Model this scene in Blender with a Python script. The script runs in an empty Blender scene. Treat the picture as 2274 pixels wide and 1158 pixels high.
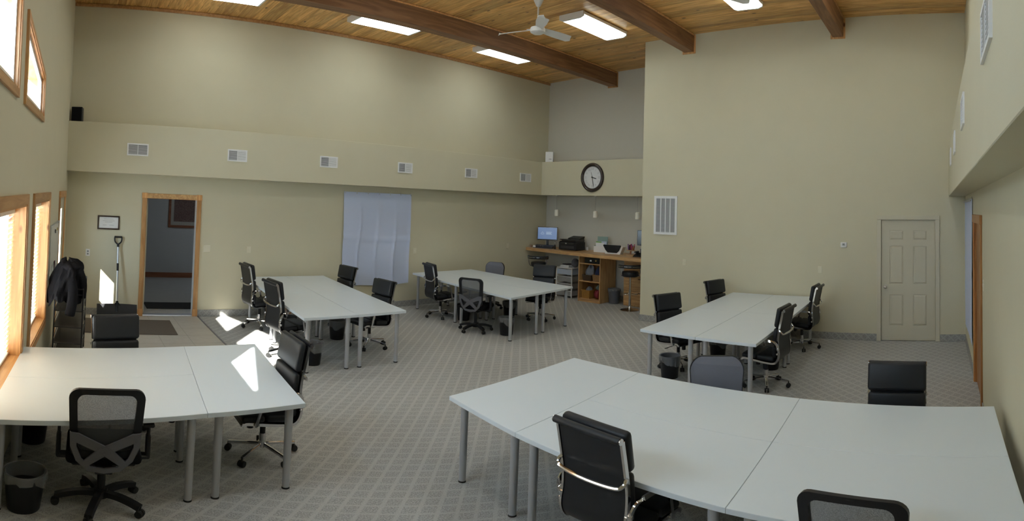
import bpy, bmesh, math, random
from mathutils import Vector, Matrix
random.seed(7)
R_ = math.radians
PI = math.pi
SC = bpy.context.scene
COL = SC.collection

# ------------------------------------------------------------------ camera
# panorama: angle per pixel FU (across) and FV (down), slight tilt TX, TY
FU, UX, FV, V0 = 1216.8008, 2080.4254, 1279.5902, 409.2398
TX, TY, CAMH = 0.0017, 0.0456, 2.2114
W, H = 2274.0, 1158.0
cam_data = bpy.data.cameras.new('camera')
cam = bpy.data.objects.new('camera', cam_data)
COL.objects.link(cam)
SC.camera = cam
cam_data.type = 'PANO'
cam_data.panorama_type = 'EQUIRECTANGULAR'
cam_data.longitude_min = -W / 2 / FU
cam_data.longitude_max = W / 2 / FU
cam_data.latitude_min = -(H - V0) / FV
cam_data.latitude_max = V0 / FV
cam_data.clip_start = 0.05
cam_data.clip_end = 300
_az0 = (UX - W / 2) / FU
_ry = Matrix(((math.cos(TY), 0, math.sin(TY)), (0, 1, 0), (-math.sin(TY), 0, math.cos(TY))))
_rx = Matrix(((1, 0, 0), (0, math.cos(TX), math.sin(TX)), (0, -math.sin(TX), math.cos(TX))))
_inv = (_rx @ _ry).transposed()
_f = _inv @ Vector((math.cos(_az0), math.sin(_az0), 0))
_u = _inv @ Vector((0, 0, 1))
_r = _inv @ Vector((math.sin(_az0), -math.cos(_az0), 0))
_m = Matrix.Identity(4)
for _i in range(3):
    _m[_i][0] = _r[_i]; _m[_i][1] = _u[_i]; _m[_i][2] = -_f[_i]
_m[2][3] = CAMH
cam.matrix_world = _m

# ------------------------------------------------------------------ light and exposure
SC.view_settings.view_transform = 'Standard'
SC.view_settings.look = 'None'
SC.view_settings.gamma = 1.0
SC.view_settings.exposure = 0.08
SC.view_settings.use_curve_mapping = False
SC.cycles.max_bounces = 8
SC.cycles.diffuse_bounces = 5
SC.cycles.transparent_max_bounces = 12
SC.cycles.caustics_reflective = False
SC.cycles.caustics_refractive = False
SC.cycles.sample_clamp_indirect = 4.0

world = bpy.data.worlds.new('world')
SC.world = world
world.use_nodes = True
_bg = world.node_tree.nodes['Background']
_bg.inputs['Color'].default_value = (0.62, 0.80, 1.0, 1)
_bg.inputs['Strength'].default_value = 17.0

SUN_DIR = Vector((1.02, 1.33, -1.0)).normalized()
sun_data = bpy.data.lights.new('sun', 'SUN')
sun_data.energy = 45.0
sun_data.angle = R_(0.53)
sun_data.color = (1.0, 0.95, 0.88)
sun = bpy.data.objects.new('sun', sun_data)
COL.objects.link(sun)
sun.location = (-10, -12, 12)
sun.rotation_euler = SUN_DIR.to_track_quat('-Z', 'Y').to_euler()
LAMP = 7.0          # ceiling fixture lens emission

# ------------------------------------------------------------------ materials
def newmat(name):
    m = bpy.data.materials.new(name)
    m.use_nodes = True
    return m, m.node_tree, m.node_tree.nodes['Principled BSDF']

def mat(name, col, rough=0.5, metal=0.0, noise=0.0, nscale=20.0, bump=0.0, bscale=200.0, coat=0.0, emit=None, estr=0.0, spec=None):
    m, t, b = newmat(name)
    b.inputs['Base Color'].default_value = (*col, 1)
    b.inputs['Roughness'].default_value = rough
    b.inputs['Metallic'].default_value = metal
    if spec is not None: b.inputs['Specular IOR Level'].default_value = spec
    if coat: b.inputs['Coat Weight'].default_value = coat; b.inputs['Coat Roughness'].default_value = 0.1
    if emit: b.inputs['Emission Color'].default_value = (*emit, 1); b.inputs['Emission Strength'].default_value = estr
    if noise or bump:
        tc = t.nodes.new('ShaderNodeTexCoord')
    if noise:
        n = t.nodes.new('ShaderNodeTexNoise'); n.inputs['Scale'].default_value = nscale; n.inputs['Detail'].default_value = 4
        t.links.new(tc.outputs['Object'], n.inputs['Vector'])
        mx = t.nodes.new('ShaderNodeMixRGB'); mx.blend_type = 'MIX'
        mx.inputs[1].default_value = (*[c * (1 - noise) for c in col], 1)
        mx.inputs[2].default_value = (*[min(1, c * (1 + noise)) for c in col], 1)
        t.links.new(n.outputs['Fac'], mx.inputs[0]); t.links.new(mx.outputs[0], b.inputs['Base Color'])
    if bump:
        n2 = t.nodes.new('ShaderNodeTexNoise'); n2.inputs['Scale'].default_value = bscale; n2.inputs['Detail'].default_value = 2
        t.links.new(tc.outputs['Object'], n2.inputs['Vector'])
        bp = t.nodes.new('ShaderNodeBump'); bp.inputs['Strength'].default_value = bump; bp.inputs['Distance'].default_value = 0.004
        t.links.new(n2.outputs['Fac'], bp.inputs['Height']); t.links.new(bp.outputs['Normal'], b.inputs['Normal'])
    return m

def wood(name, c1, c2, ck, axis, rough=0.45, knots=True, gscale=1.0, perobj=0.25):
    """grain along axis (0,1,2), pine knots, tone varies from piece to piece"""
    m, t, b = newmat(name)
    N = t.nodes.new; L = t.links.new
    tc = N('ShaderNodeTexCoord'); oi = N('ShaderNodeObjectInfo')
    mp = N('ShaderNodeMapping')
    s = [9.0 * gscale] * 3; s[axis] = 0.7 * gscale
    mp.inputs['Scale'].default_value = s
    add = N('ShaderNodeVectorMath'); add.operation = 'MULTIPLY_ADD'
    comb = N('ShaderNodeCombineXYZ')
    L(oi.outputs['Random'], comb.inputs[0]); L(oi.outputs['Random'], comb.inputs[1]); L(oi.outputs['Random'], comb.inputs[2])
    add.inputs[1].default_value = (37, 53, 71)
    L(comb.outputs[0], add.inputs[0]); L(tc.outputs['Object'], add.inputs[2])
    L(add.outputs[0], mp.inputs['Vector'])
    n = N('ShaderNodeTexNoise'); n.inputs['Scale'].default_value = 2.2; n.inputs['Detail'].default_value = 6; n.inputs['Distortion'].default_value = 1.2
    L(mp.outputs[0], n.inputs['Vector'])
    r = N('ShaderNodeValToRGB')
    r.color_ramp.elements[0].position = 0.40; r.color_ramp.elements[0].color = (*c2, 1)
    r.color_ramp.elements[1].position = 0.62; r.color_ramp.elements[1].color = (*c1, 1)
    L(n.outputs['Fac'], r.inputs[0])
    hs = N('ShaderNodeHueSaturation')
    mul = N('ShaderNodeMath'); mul.operation = 'MULTIPLY_ADD'; mul.inputs[1].default_value = perobj * 2; mul.inputs[2].default_value = 1 - perobj
    L(oi.outputs['Random'], mul.inputs[0]); L(mul.outputs[0], hs.inputs['Value']); L(r.outputs[0], hs.inputs['Color'])
    out = hs.outputs[0]
    if knots:
        mp2 = N('ShaderNodeMapping'); s2 = [5.0] * 3; s2[axis] = 2.4
        mp2.inputs['Scale'].default_value = s2
        L(add.outputs[0], mp2.inputs['Vector'])
        v = N('ShaderNodeTexVoronoi'); v.inputs['Scale'].default_value = 1.0
        L(mp2.outputs[0], v.inputs['Vector'])
        r2 = N('ShaderNodeValToRGB')
        r2.color_ramp.elements[0].position = 0.06; r2.color_ramp.elements[0].color = (1, 1, 1, 1)
        r2.color_ramp.elements[1].position = 0.13; r2.color_ramp.elements[1].color = (0, 0, 0, 1)
        L(v.outputs['Distance'], r2.inputs[0])
        mx = N('ShaderNodeMixRGB'); mx.inputs[2].default_value = (*ck, 1)
        L(r2.outputs[0], mx.inputs[0]); L(out, mx.inputs[1]); out = mx.outputs[0]
    L(out, b.inputs['Base Color'])
    b.inputs['Roughness'].default_value = rough
    return m

def carpet_mat(name, tint=1.0, upright=False):
    m, t, b = newmat(name)
    N = t.nodes.new; L = t.links.new
    tc = N('ShaderNodeTexCoord')
    mp = N('ShaderNodeMapping'); mp.inputs['Rotation'].default_value = (0, 0, R_(-52)); mp.inputs['Scale'].default_value = (1 / 0.145, 1 / 0.106, 8)
    L(tc.outputs['Object'], mp.inputs['Vector'])
    sp = N('ShaderNodeSeparateXYZ'); L(mp.outputs[0], sp.inputs[0])
    if upright:                                   # strip on a wall: run along x+y and z, turned 45 degrees
        s0 = N('ShaderNodeSeparateXYZ'); L(tc.outputs['Object'], s0.inputs[0])
        ru = N('ShaderNodeMath'); ru.operation = 'ADD'; L(s0.outputs['X'], ru.inputs[0]); L(s0.outputs['Y'], ru.inputs[1])
        pa = N('ShaderNodeMath'); pa.operation = 'ADD'; L(ru.outputs[0], pa.inputs[0]); L(s0.outputs['Z'], pa.inputs[1])
        pb = N('ShaderNodeMath'); pb.operation = 'SUBTRACT'; L(ru.outputs[0], pb.inputs[0]); L(s0.outputs['Z'], pb.inputs[1])
        cb_ = N('ShaderNodeCombineXYZ'); L(pa.outputs[0], cb_.inputs[0]); L(pb.outputs[0], cb_.inputs[1])
        sc_ = N('ShaderNodeVectorMath'); sc_.operation = 'SCALE'; sc_.inputs['Scale'].default_value = 1 / 0.13; L(cb_.outputs[0], sc_.inputs[0])
        L(sc_.outputs[0], sp.inputs[0])
    def line(sock, w):
        fr = N('ShaderNodeMath'); fr.operation = 'FRACT'; L(sock, fr.inputs[0])
        ab = N('ShaderNodeMath'); ab.operation = 'SUBTRACT'; L(fr.outputs[0], ab.inputs[0]); ab.inputs[1].default_value = 0.5
        a2 = N('ShaderNodeMath'); a2.operation = 'ABSOLUTE'; L(ab.outputs[0], a2.inputs[0])
        mr = N('ShaderNodeMapRange'); mr.inputs['From Min'].default_value = 0.5 - w; mr.inputs['From Max'].default_value = 0.5 - w * 0.55
        L(a2.outputs[0], mr.inputs['Value']); return mr.outputs[0]
    a = line(sp.outputs['Y'], 0.15); c = line(sp.outputs['X'], 0.12)
    c2 = N('ShaderNodeMath'); c2.operation = 'MULTIPLY'; c2.inputs[1].default_value = 0.9; L(c, c2.inputs[0])
    mxm = N('ShaderNodeMath'); mxm.operation = 'MAXIMUM'; L(a, mxm.inputs[0]); L(c2.outputs[0], mxm.inputs[1])
    n = N('ShaderNodeTexNoise'); n.inputs['Scale'].default_value = 95; n.inputs['Detail'].default_value = 3
    L(tc.outputs['Object'], n.inputs['Vector'])
    r = N('ShaderNodeValToRGB')
    r.color_ramp.elements[0].position = 0.33; r.color_ramp.elements[0].color = (0.255 * tint, 0.252 * tint, 0.24 * tint, 1)
    r.color_ramp.elements[1].position = 0.66; r.color_ramp.elements[1].color = (0.48 * tint, 0.478 * tint, 0.465 * tint, 1)
    L(n.outputs['Fac'], r.inputs[0])
    r2 = N('ShaderNodeValToRGB')
    r2.color_ramp.elements[0].position = 0.3; r2.color_ramp.elements[0].color = (0.40 * tint, 0.397 * tint, 0.38 * tint, 1)
    r2.color_ramp.elements[1].position = 0.7; r2.color_ramp.elements[1].color = (0.49 * tint, 0.487 * tint, 0.467 * tint, 1)
    L(n.outputs['Fac'], r2.inputs[0])
    mx = N('ShaderNodeMixRGB'); L(mxm.outputs[0], mx.inputs[0]); L(r.outputs[0], mx.inputs[1]); L(r2.outputs[0], mx.inputs[2])
    n3 = N('ShaderNodeTexNoise'); n3.inputs['Scale'].default_value = 0.9; L(tc.outputs['Object'], n3.inputs['Vector'])
    mr3 = N('ShaderNodeMapRange'); mr3.inputs['To Min'].default_value = 0.88; mr3.inputs['To Max'].default_value = 1.1; L(n3.outputs['Fac'], mr3.inputs['Value'])
    hs = N('ShaderNodeHueSaturation'); L(mx.outputs[0], hs.inputs['Color']); L(mr3.outputs[0], hs.inputs['Value'])
    L(hs.outputs[0], b.inputs['Base Color'])
    b.inputs['Roughness'].default_value = 0.95; b.inputs['Specular IOR Level'].default_value = 0.1
    bp = N('ShaderNodeBump'); bp.inputs['Strength'].default_value = 0.6; bp.inputs['Distance'].default_value = 0.006
    L(n.outputs['Fac'], bp.inputs['Height']); L(bp.outputs[0], b.inputs['Normal'])
    return m

def see_through(name, col, alpha, rough=0.6, pattern=0.0, flat=1.0):
    """fabric mesh / plastic film: real partial transparency, optional woven holes"""
    m, t, b = newmat(name)
    N = t.nodes.new; L = t.links.new
    b.inputs['Base Color'].default_value = (*col, 1); b.inputs['Roughness'].default_value = rough
    if pattern:
        tc = N('ShaderNodeTexCoord')
        mp = N('ShaderNodeMapping'); mp.inputs['Scale'].default_value = (pattern, pattern * flat, pattern); mp.inputs['Location'].default_value = (0, 0.07 if flat == 0 else 0, 0); L(tc.outputs['Object'], mp.inputs['Vector'])
        v = N('ShaderNodeTexVoronoi'); v.inputs['Randomness'].default_value = 0.15; L(mp.outputs[0], v.inputs['Vector'])
        mr = N('ShaderNodeMapRange'); mr.inputs['From Min'].default_value = 0.32; mr.inputs['From Max'].default_value = 0.40
        mr.inputs['To Min'].default_value = max(0.05, alpha - 0.40); mr.inputs['To Max'].default_value = min(1, alpha + 0.42)
        L(v.outputs['Distance'], mr.inputs['Value']); L(mr.outputs[0], b.inputs['Alpha'])
    else:
        b.inputs['Alpha'].default_value = alpha
    return m

PAINT = mat('paint_beige', (0.60, 0.56, 0.415), 0.75, bump=0.12, bscale=90, noise=0.03, nscale=2.5)
PAINT_GREY = mat('paint_greige', (0.565, 0.55, 0.49), 0.75, bump=0.12, bscale=90)
PAINT_DOOR = mat('paint_door', (0.58, 0.54, 0.42), 0.5)
HALL = mat('paint_hall', (0.52, 0.53, 0.54), 0.8, noise=0.04, nscale=2)
CARPET = carpet_mat('carpet_squares')
CARPET_BASE = carpet_mat('carpet_strip', 0.86, True)
TILE = mat('vinyl_floor', (0.42, 0.39, 0.34), 0.45, noise=0.12, nscale=9)
HALLFLOOR = mat('hall_floor', (0.42, 0.42, 0.41), 0.5, noise=0.1, nscale=6)
PINE = wood('pine_plank', (0.78, 0.47, 0.165), (0.52, 0.26, 0.07), (0.11, 0.045, 0.018), 1, 0.4, True, 1.0, 0.26)
PINE_TRIM_Z = wood('pine_trim_upright', (0.60, 0.335, 0.14), (0.46, 0.225, 0.08), (0.16, 0.06, 0.02), 2, 0.4)
PINE_TRIM_Y = wood('pine_trim_level', (0.60, 0.335, 0.14), (0.46, 0.225, 0.08), (0.16, 0.06, 0.02), 1, 0.4)
OAK_X = wood('oak_level', (0.62, 0.385, 0.175), (0.47, 0.265, 0.11), (0.2, 0.1, 0.03), 1, 0.35, False, 1.0, 0.08)
OAK_Z = wood('oak_upright', (0.62, 0.385, 0.175), (0.47, 0.265, 0.11), (0.2, 0.1, 0.03), 2, 0.4, False, 1.0, 0.08)
BEAM = wood('beam_timber', (0.27, 0.13, 0.054), (0.18, 0.08, 0.031), (0.1, 0.04, 0.02), 0, 0.55, False, 0.6, 0.05)
WOOD_RED = wood('wood_baseboard_red', (0.33, 0.13, 0.06), (0.25, 0.09, 0.04), (0, 0, 0), 0, 0.5, False)
DOORWOOD = wood('door_wood', (0.50, 0.24, 0.08), (0.38, 0.16, 0.05), (0, 0, 0), 2, 0.4, False)
WHITE_TOP = mat('laminate_white', (0.68, 0.745, 0.80), 0.32, noise=0.012, nscale=3)
WHITE = mat('white_plastic', (0.80, 0.80, 0.80), 0.45)
WHITE_METAL = mat('white_enamel', (0.82, 0.83, 0.85), 0.4)
VENT_DARK = mat('vent_shadow_grey', (0.24, 0.25, 0.27), 0.6)
ALMOND = mat('almond_plate', (0.68, 0.64, 0.50), 0.45)
SILVER = mat('silver_paint', (0.46, 0.47, 0.50), 0.38, 0.35)
CHROME = mat('chrome', (0.66, 0.66, 0.68), 0.10, 1.0)
STEEL = mat('brushed_steel', (0.6, 0.58, 0.55), 0.28, 1.0)
BLACK_LEATHER = mat('black_leather', (0.014, 0.015, 0.018), 0.40, bump=0.12, bscale=350, spec=0.3)
BLACK_PLASTIC = mat('black_plastic', (0.012, 0.012, 0.014), 0.45, spec=0.3)
BLACK_RUBBER = mat('black_rubber', (0.012, 0.012, 0.012), 0.8)
BLACK_GLOSS = mat('black_gloss', (0.012, 0.012, 0.014), 0.15)
BLACK_CLOTH = mat('black_fabric', (0.009, 0.009, 0.011), 0.95, bump=0.5, bscale=60, spec=0.1)
GREY_PLASTIC = mat('grey_plastic', (0.115, 0.115, 0.13), 0.38)
MESH_BLACK = see_through('chair_mesh_black', (0.055, 0.058, 0.065), 0.50, 0.7, 120, 0.0)
MESH_GREY = see_through('chair_mesh_grey', (0.155, 0.162, 0.20), 0.80, 0.7, 120, 0.0)
LINER = see_through('bin_liner_film', (0.75, 0.78, 0.82), 0.2, 0.25)
LINER_GREY = see_through('bin_liner_grey', (0.36, 0.38, 0.42), 0.45, 0.3)
RACK_MESH = see_through('rack_wire_mesh', (0.05, 0.042, 0.036), 0.55, 0.6, 90)
WIRE_MESH = see_through('cart_wire_mesh', (0.45, 0.45, 0.46), 0.5, 0.5, 70)
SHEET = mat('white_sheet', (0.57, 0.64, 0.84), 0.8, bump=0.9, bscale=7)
MAT_BROWN = mat('mat_brown', (0.085, 0.066, 0.05), 0.95, noise=0.3, nscale=70, bump=0.6, bscale=120)
MAT_BLACK = mat('mat_black', (0.012, 0.012, 0.013), 0.9, bump=0.4, bscale=120)
FRAME_DARK = mat('frame_dark_wood', (0.045, 0.024, 0.014), 0.4)
PAPER = mat('paper', (0.78, 0.79, 0.80), 0.8)
PRINT_GREY = mat('print_grey', (0.42, 0.43, 0.45), 0.8)
CLOCK_FACE = mat('clock_face', (0.72, 0.73, 0.75), 0.6)
CLOCK_RIM = mat('clock_rim', (0.035, 0.022, 0.018), 0.25)
LENS = mat('lamp_lens', (0.9, 0.9, 0.9), 0.5, emit=(0.93, 1.0, 0.97), estr=LAMP)
SHADE = mat('pendant_glass', (0.85, 0.83, 0.74), 0.35)
ALU = mat('aluminium', (0.62, 0.66, 0.72), 0.35, 0.8)
SCREEN = mat('screen_blue', (0.02, 0.03, 0.05), 0.2, emit=(0.20, 0.33, 0.62), estr=0.42)
SCREEN_MARK = mat('screen_mark', (0.02, 0.03, 0.05), 0.3, emit=(0.50, 0.66, 0.80), estr=0.6)
BIN_GREY = mat('bin_grey', (0.10, 0.105, 0.125), 0.5)
WICKER_DARK = mat('wicker_dark', (0.06, 0.035, 0.02), 0.8, noise=0.5, nscale=60, bump=0.8, bscale=80)
WICKER_TAN = mat('wicker_tan', (0.28, 0.16, 0.07), 0.8, noise=0.4, nscale=60, bump=0.8, bscale=80)
WICKER_GOLD = mat('wicker_gold', (0.36, 0.18, 0.04), 0.8, noise=0.4, nscale=60, bump=0.8, bscale=80)
GREEN = mat('green_print', (0.20, 0.42, 0.10), 0.6)
TEAL = mat('teal_folder', (0.25, 0.36, 0.34), 0.6)
BLUE_BIN = mat('pale_blue_plastic', (0.52, 0.60, 0.74), 0.45)
RED = mat('red_cloth', (0.22, 0.02, 0.03), 0.8)
NAVY = mat('navy_cloth', (0.03, 0.04, 0.09), 0.85)
GREYCLOTH = mat('grey_cloth', (0.22, 0.24, 0.29), 0.85, bump=0.4, bscale=40)
PINK = mat('pink_plastic', (0.45, 0.06, 0.14), 0.5)
PURPLE = mat('purple_plastic', (0.16, 0.07, 0.28), 0.5)
YELLOW = mat('yellow_plastic', (0.6, 0.42, 0.05), 0.5)
TERRAIN = mat('ground_snowy', (0.62, 0.63, 0.64), 0.9, noise=0.1, nscale=0.4)

def glass_mat():
    m = bpy.data.materials.new('window_glass'); m.use_nodes = True
    t = m.node_tree; t.nodes.clear()
    o = t.nodes.new('ShaderNodeOutputMaterial'); mx = t.nodes.new('ShaderNodeMixShader')
    tr = t.nodes.new('ShaderNodeBsdfTransparent'); gl = t.nodes.new('ShaderNodeBsdfGlossy')
    tr.inputs[0].default_value = (0.95, 0.97, 0.97, 1); gl.inputs['Roughness'].default_value = 0.02
    mx.inputs[0].default_value = 0.04
    t.links.new(tr.outputs[0], mx.inputs[1]); t.links.new(gl.outputs[0], mx.inputs[2])
    t.links.new(mx.outputs[0], o.inputs[0]); return m
GLASS = glass_mat()

def blind_mat():
    m, t, b = newmat('blind_slat')
    b.inputs['Base Color'].default_value = (0.85, 0.80, 0.72, 1); b.inputs['Roughness'].default_value = 0.6
    tl = t.nodes.new('ShaderNodeBsdfTranslucent'); tl.inputs[0].default_value = (0.85, 0.78, 0.68, 1)
    mx = t.nodes.new('ShaderNodeMixShader'); mx.inputs[0].default_value = 0.6
    o = t.nodes['Material Output']
    t.links.new(b.outputs[0], mx.inputs[1]); t.links.new(tl.outputs[0], mx.inputs[2]); t.links.new(mx.outputs[0], o.inputs[0])
    return m
BLIND = blind_mat()

def picture_mat():
    m, t, b = newmat('sampler_print')
    N = t.nodes.new; L = t.links.new
    tc = N('ShaderNodeTexCoord'); mp = N('ShaderNodeMapping'); mp.inputs['Scale'].default_value = (8, 1, 6); L(tc.outputs['Object'], mp.inputs['Vector'])
    v = N('ShaderNodeTexVoronoi'); v.distance = 'CHEBYCHEV'; v.inputs['Randomness'].default_value = 0.35; L(mp.outputs[0], v.inputs['Vector'])
    r = N('ShaderNodeValToRGB')
    r.color_ramp.elements[0].color = (0.34, 0.27, 0.22, 1); r.color_ramp.elements[1].color = (0.06, 0.06, 0.08, 1)
    e = r.color_ramp.elements.new(0.35); e.color = (0.13, 0.07, 0.06, 1)
    L(v.outputs['Distance'], r.inputs[0]); L(r.outputs[0], b.inputs['Base Color']); b.inputs['Roughness'].default_value = 0.7
    return m
SAMPLER = picture_mat()

# ------------------------------------------------------------------ mesh builder
def _cr(pts, n):
    """Catmull-Rom through pts"""
    P = [Vector(p) for p in pts]; out = []
    for i in range(len(P) - 1):
        p0 = P[max(0, i - 1)]; p1 = P[i]; p2 = P[i + 1]; p3 = P[min(len(P) - 1, i + 2)]
        for k in range(n):
            t = k / n
            out.append(0.5 * ((2 * p1) + (p2 - p0) * t + (2 * p0 - 5 * p1 + 4 * p2 - p3) * t * t + (3 * p1 - p0 - 3 * p2 + p3) * t ** 3))
    out.append(P[-1]); return out

class MB:
    def __init__(s): s.bm = bmesh.new()
    def box(s, c, d, rot=None, bev=0.0, seg=1):
        """centre, full size"""
        b2 = bmesh.new(); bmesh.ops.create_cube(b2, size=1.0)
        bmesh.ops.scale(b2, vec=d, verts=b2.verts)
        if bev: bmesh.ops.bevel(b2, geom=list(b2.edges), offset=bev, segments=seg, profile=0.5, affect='EDGES')
        M = Matrix.Translation(c)
        if rot is not None: M = M @ (rot.to_4x4() if isinstance(rot, Matrix) else Matrix.Rotation(rot, 4, 'Z'))
        bmesh.ops.transform(b2, matrix=M, verts=b2.verts)
        s._merge(b2); return s
    def bb(s, x0, x1, y0, y1, z0, z1, bev=0.0, seg=1):
        return s.box(((x0 + x1) / 2, (y0 + y1) / 2, (z0 + z1) / 2), (abs(x1 - x0), abs(y1 - y0), abs(z1 - z0)), None, bev, seg)
    def _merge(s, b2):
        vm = {}
        for v in b2.verts: vm[v] = s.bm.verts.new(v.co)
        for f in b2.faces:
            try: s.bm.faces.new([vm[v] for v in f.verts])
            except ValueError: pass
        b2.free()
    def cyl(s, p0, p1, r0, r1=None, n=12, caps=True):
        r1 = r0 if r1 is None else r1
        p0 = Vector(p0); p1 = Vector(p1); d = (p1 - p0).normalized()
        a = d.orthogonal().normalized(); b = d.cross(a)
        A = []; B = []
        for i in range(n):
            t = 2 * PI * i / n; o = a * math.cos(t) + b * math.sin(t)
            A.append(s.bm.verts.new(p0 + o * r0)); B.append(s.bm.verts.new(p1 + o * r1))
        for i in range(n):
            j = (i + 1) % n; s.bm.faces.new((A[i], A[j], B[j], B[i]))
        if caps: s.bm.faces.new(A[::-1]); s.bm.faces.new(B)
        return s
    def sweep(s, path, sec, up=(0, 0, 1), closed=False):
        """sec: list of (a,b) offsets along side / normal axes"""
        P = [Vector(p) for p in path]; up = Vector(up); rings = []
        n = len(P)
        for i, p in enumerate(P):
            if closed: t = (P[(i + 1) % n] - P[i - 1])
            else: t = P[min(n - 1, i + 1)] - P[max(0, i - 1)]
            t.normalize()
            sd = t.cross(up)
            if sd.length < 1e-4: sd = t.orthogonal()
            sd.normalize(); nn = sd.cross(t)
            rings.append([s.bm.verts.new(p + sd * a + nn * b) for a, b in sec])
        m = len(sec)
        for i in range(n if closed else n - 1):
            A = rings[i]; B = rings[(i + 1) % n]
            for k in range(m): s.bm.faces.new((A[k], A[(k + 1) % m], B[(k + 1) % m], B[k]))
        if not closed: s.bm.faces.new(rings[0][::-1]); s.bm.faces.new(rings[-1])
        return s
    def tube(s, path, r, n=8, up=(0, 0, 1), closed=False, ry=None):
        ry = r if ry is None else ry
        return s.sweep(path, [(r * math.cos(2 * PI * k / n), ry * math.sin(2 * PI * k / n)) for k in range(n)], up, closed)
    def lathe(s, prof, c=(0, 0, 0), n=24, close=False):
        """prof: list of (r,z)"""
        c = Vector(c); rings = []
        for r, z in prof:
            rings.append([s.bm.verts.new(c + Vector((r * math.cos(2 * PI * k / n), r * math.sin(2 * PI * k / n), z))) for k in range(n)] if r > 1e-6 else [s.bm.verts.new(c + Vector((0, 0, z)))])
        for i in range(len(rings) - 1):
            A, B = rings[i], rings[i + 1]
            for k in range(n):
                a0, a1 = A[k % len(A)], A[(k + 1) % len(A)]; b0, b1 = B[k % len(B)], B[(k + 1) % len(B)]
                q = [v for j, v in enumerate((a0, a1, b1, b0)) if v not in (a0, a1, b1, b0)[:j]]
                if len(q) > 2:
                    try: s.bm.faces.new(q)
                    except ValueError: pass
        return s
    def prism(s, poly, fn, h0, h1):
        """poly: 2d outline; fn(a,b,h) -> point"""
        A = [s.bm.verts.new(fn(a, b, h0)) for a, b in poly]; B = [s.bm.verts.new(fn(a, b, h1)) for a, b in poly]
        n = len(poly)
        s.bm.faces.new(A); s.bm.faces.new(B[::-1])
        for i in range(n): s.bm.faces.new((A[i], B[i], B[(i + 1) % n], A[(i + 1) % n]))
        return s
    def ring(s, outer, inner, fn, h0, h1):
        """frame between two outlines of equal length"""
        n = len(outer)
        O0 = [s.bm.verts.new(fn(a, b, h0)) for a, b in outer]; O1 = [s.bm.verts.new(fn(a, b, h1)) for a, b in outer]
        I0 = [s.bm.verts.new(fn(a, b, h0)) for a, b in inner]; I1 = [s.bm.verts.new(fn(a, b, h1)) for a, b in inner]
        for i in range(n):
            j = (i + 1) % n
            s.bm.faces.new((O0[i], O0[j], I0[j], I0[i])); s.bm.faces.new((O1[i], I1[i], I1[j], O1[j]))
            s.bm.faces.new((O0[i], O1[i], O1[j], O0[j])); s.bm.faces.new((I0[i], I0[j], I1[j], I1[i]))
        return s
    def grid(s, fn, nu, nv):
        V = [[s.bm.verts.new(fn(i / nu, j / nv)) for j in range(nv + 1)] for i in range(nu + 1)]
        for i in range(nu):
            for j in range(nv): s.bm.faces.new((V[i][j], V[i + 1][j], V[i + 1][j + 1], V[i][j + 1]))
        return s
    def slab(s, fn, nu, nv, off):
        """sheet of real thickness: fn(u,v) and the same shifted by off, closed round the edge"""
        off = Vector(off)
        A = [[s.bm.verts.new(fn(i / nu, j / nv)) for j in range(nv + 1)] for i in range(nu + 1)]
        B = [[s.bm.verts.new(v.co + off) for v in r] for r in A]
        for i in range(nu):
            for j in range(nv):
                s.bm.faces.new((A[i][j], A[i + 1][j], A[i + 1][j + 1], A[i][j + 1])); s.bm.faces.new((B[i][j], B[i][j + 1], B[i + 1][j + 1], B[i + 1][j]))
        for i in range(nu):
            for j in (0, nv): s.bm.faces.new((A[i][j], A[i + 1][j], B[i + 1][j], B[i][j]))
        for j in range(nv):
            for i in (0, nu): s.bm.faces.new((A[i][j], A[i][j + 1], B[i][j + 1], B[i][j]))
        return s
    def sphere(s, c, r, sc=(1, 1, 1), n=12):
        b2 = bmesh.new(); bmesh.ops.create_uvsphere(b2, u_segments=n, v_segments=max(6, n // 2), radius=r)
        bmesh.ops.transform(b2, matrix=Matrix.Translation(c) @ Matrix.Diagonal((*sc, 1)), verts=b2.verts)
        s._merge(b2); return s
    def build(s, name, material, parent=None, smooth=False, loc=None):
        bmesh.ops.recalc_face_normals(s.bm, faces=s.bm.faces)
        me = bpy.data.meshes.new(name); s.bm.to_mesh(me); s.bm.free()
        me.materials.append(material)
        if smooth:
            me.polygons.foreach_set('use_smooth', [True] * len(me.polygons))
            try: me.set_sharp_from_angle(angle=R_(42))
            except Exception: pass
        o = bpy.data.objects.new(name, me); COL.objects.link(o)
        if loc is not None: o.location = loc
        if parent is not None: o.parent = parent
        return o

def tag(o, label, cat=None, group=None, kind=None):
    o['label'] = label
    if cat: o['category'] = cat
    if group: o['group'] = group
    if kind: o['kind'] = kind
    return o
def thing(name, label, cat, loc=(0, 0, 0), rz=0.0, group=None, kind=None):
    o = bpy.data.objects.new(name, None); COL.objects.link(o)
    o.empty_display_size = 0.1
    o.location = loc; o.rotation_euler = (0, 0, rz)
    return tag(o, label, cat, group, kind)
KIDS = {}
def children(o): return [c for c in COL.objects if c.parent == o]
def dup(root, loc, rz, label, group=None, kids=None):
    r = root.copy(); COL.objects.link(r); r.location = loc; r.rotation_euler = (0, 0, rz); r['label'] = label
    if group: r['group'] = group
    for ch, sub in kids:
        c = ch.copy(); COL.objects.link(c); c.parent = r
        for g in sub:
            d = g.copy(); COL.objects.link(d); d.parent = c
    return r
def kid_tree(root): return [(c, children(c)) for c in children(root)]
def yaw_of(fx, fy): return math.atan2(-fx, fy)      # local +Y turned to (fx, fy)

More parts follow.
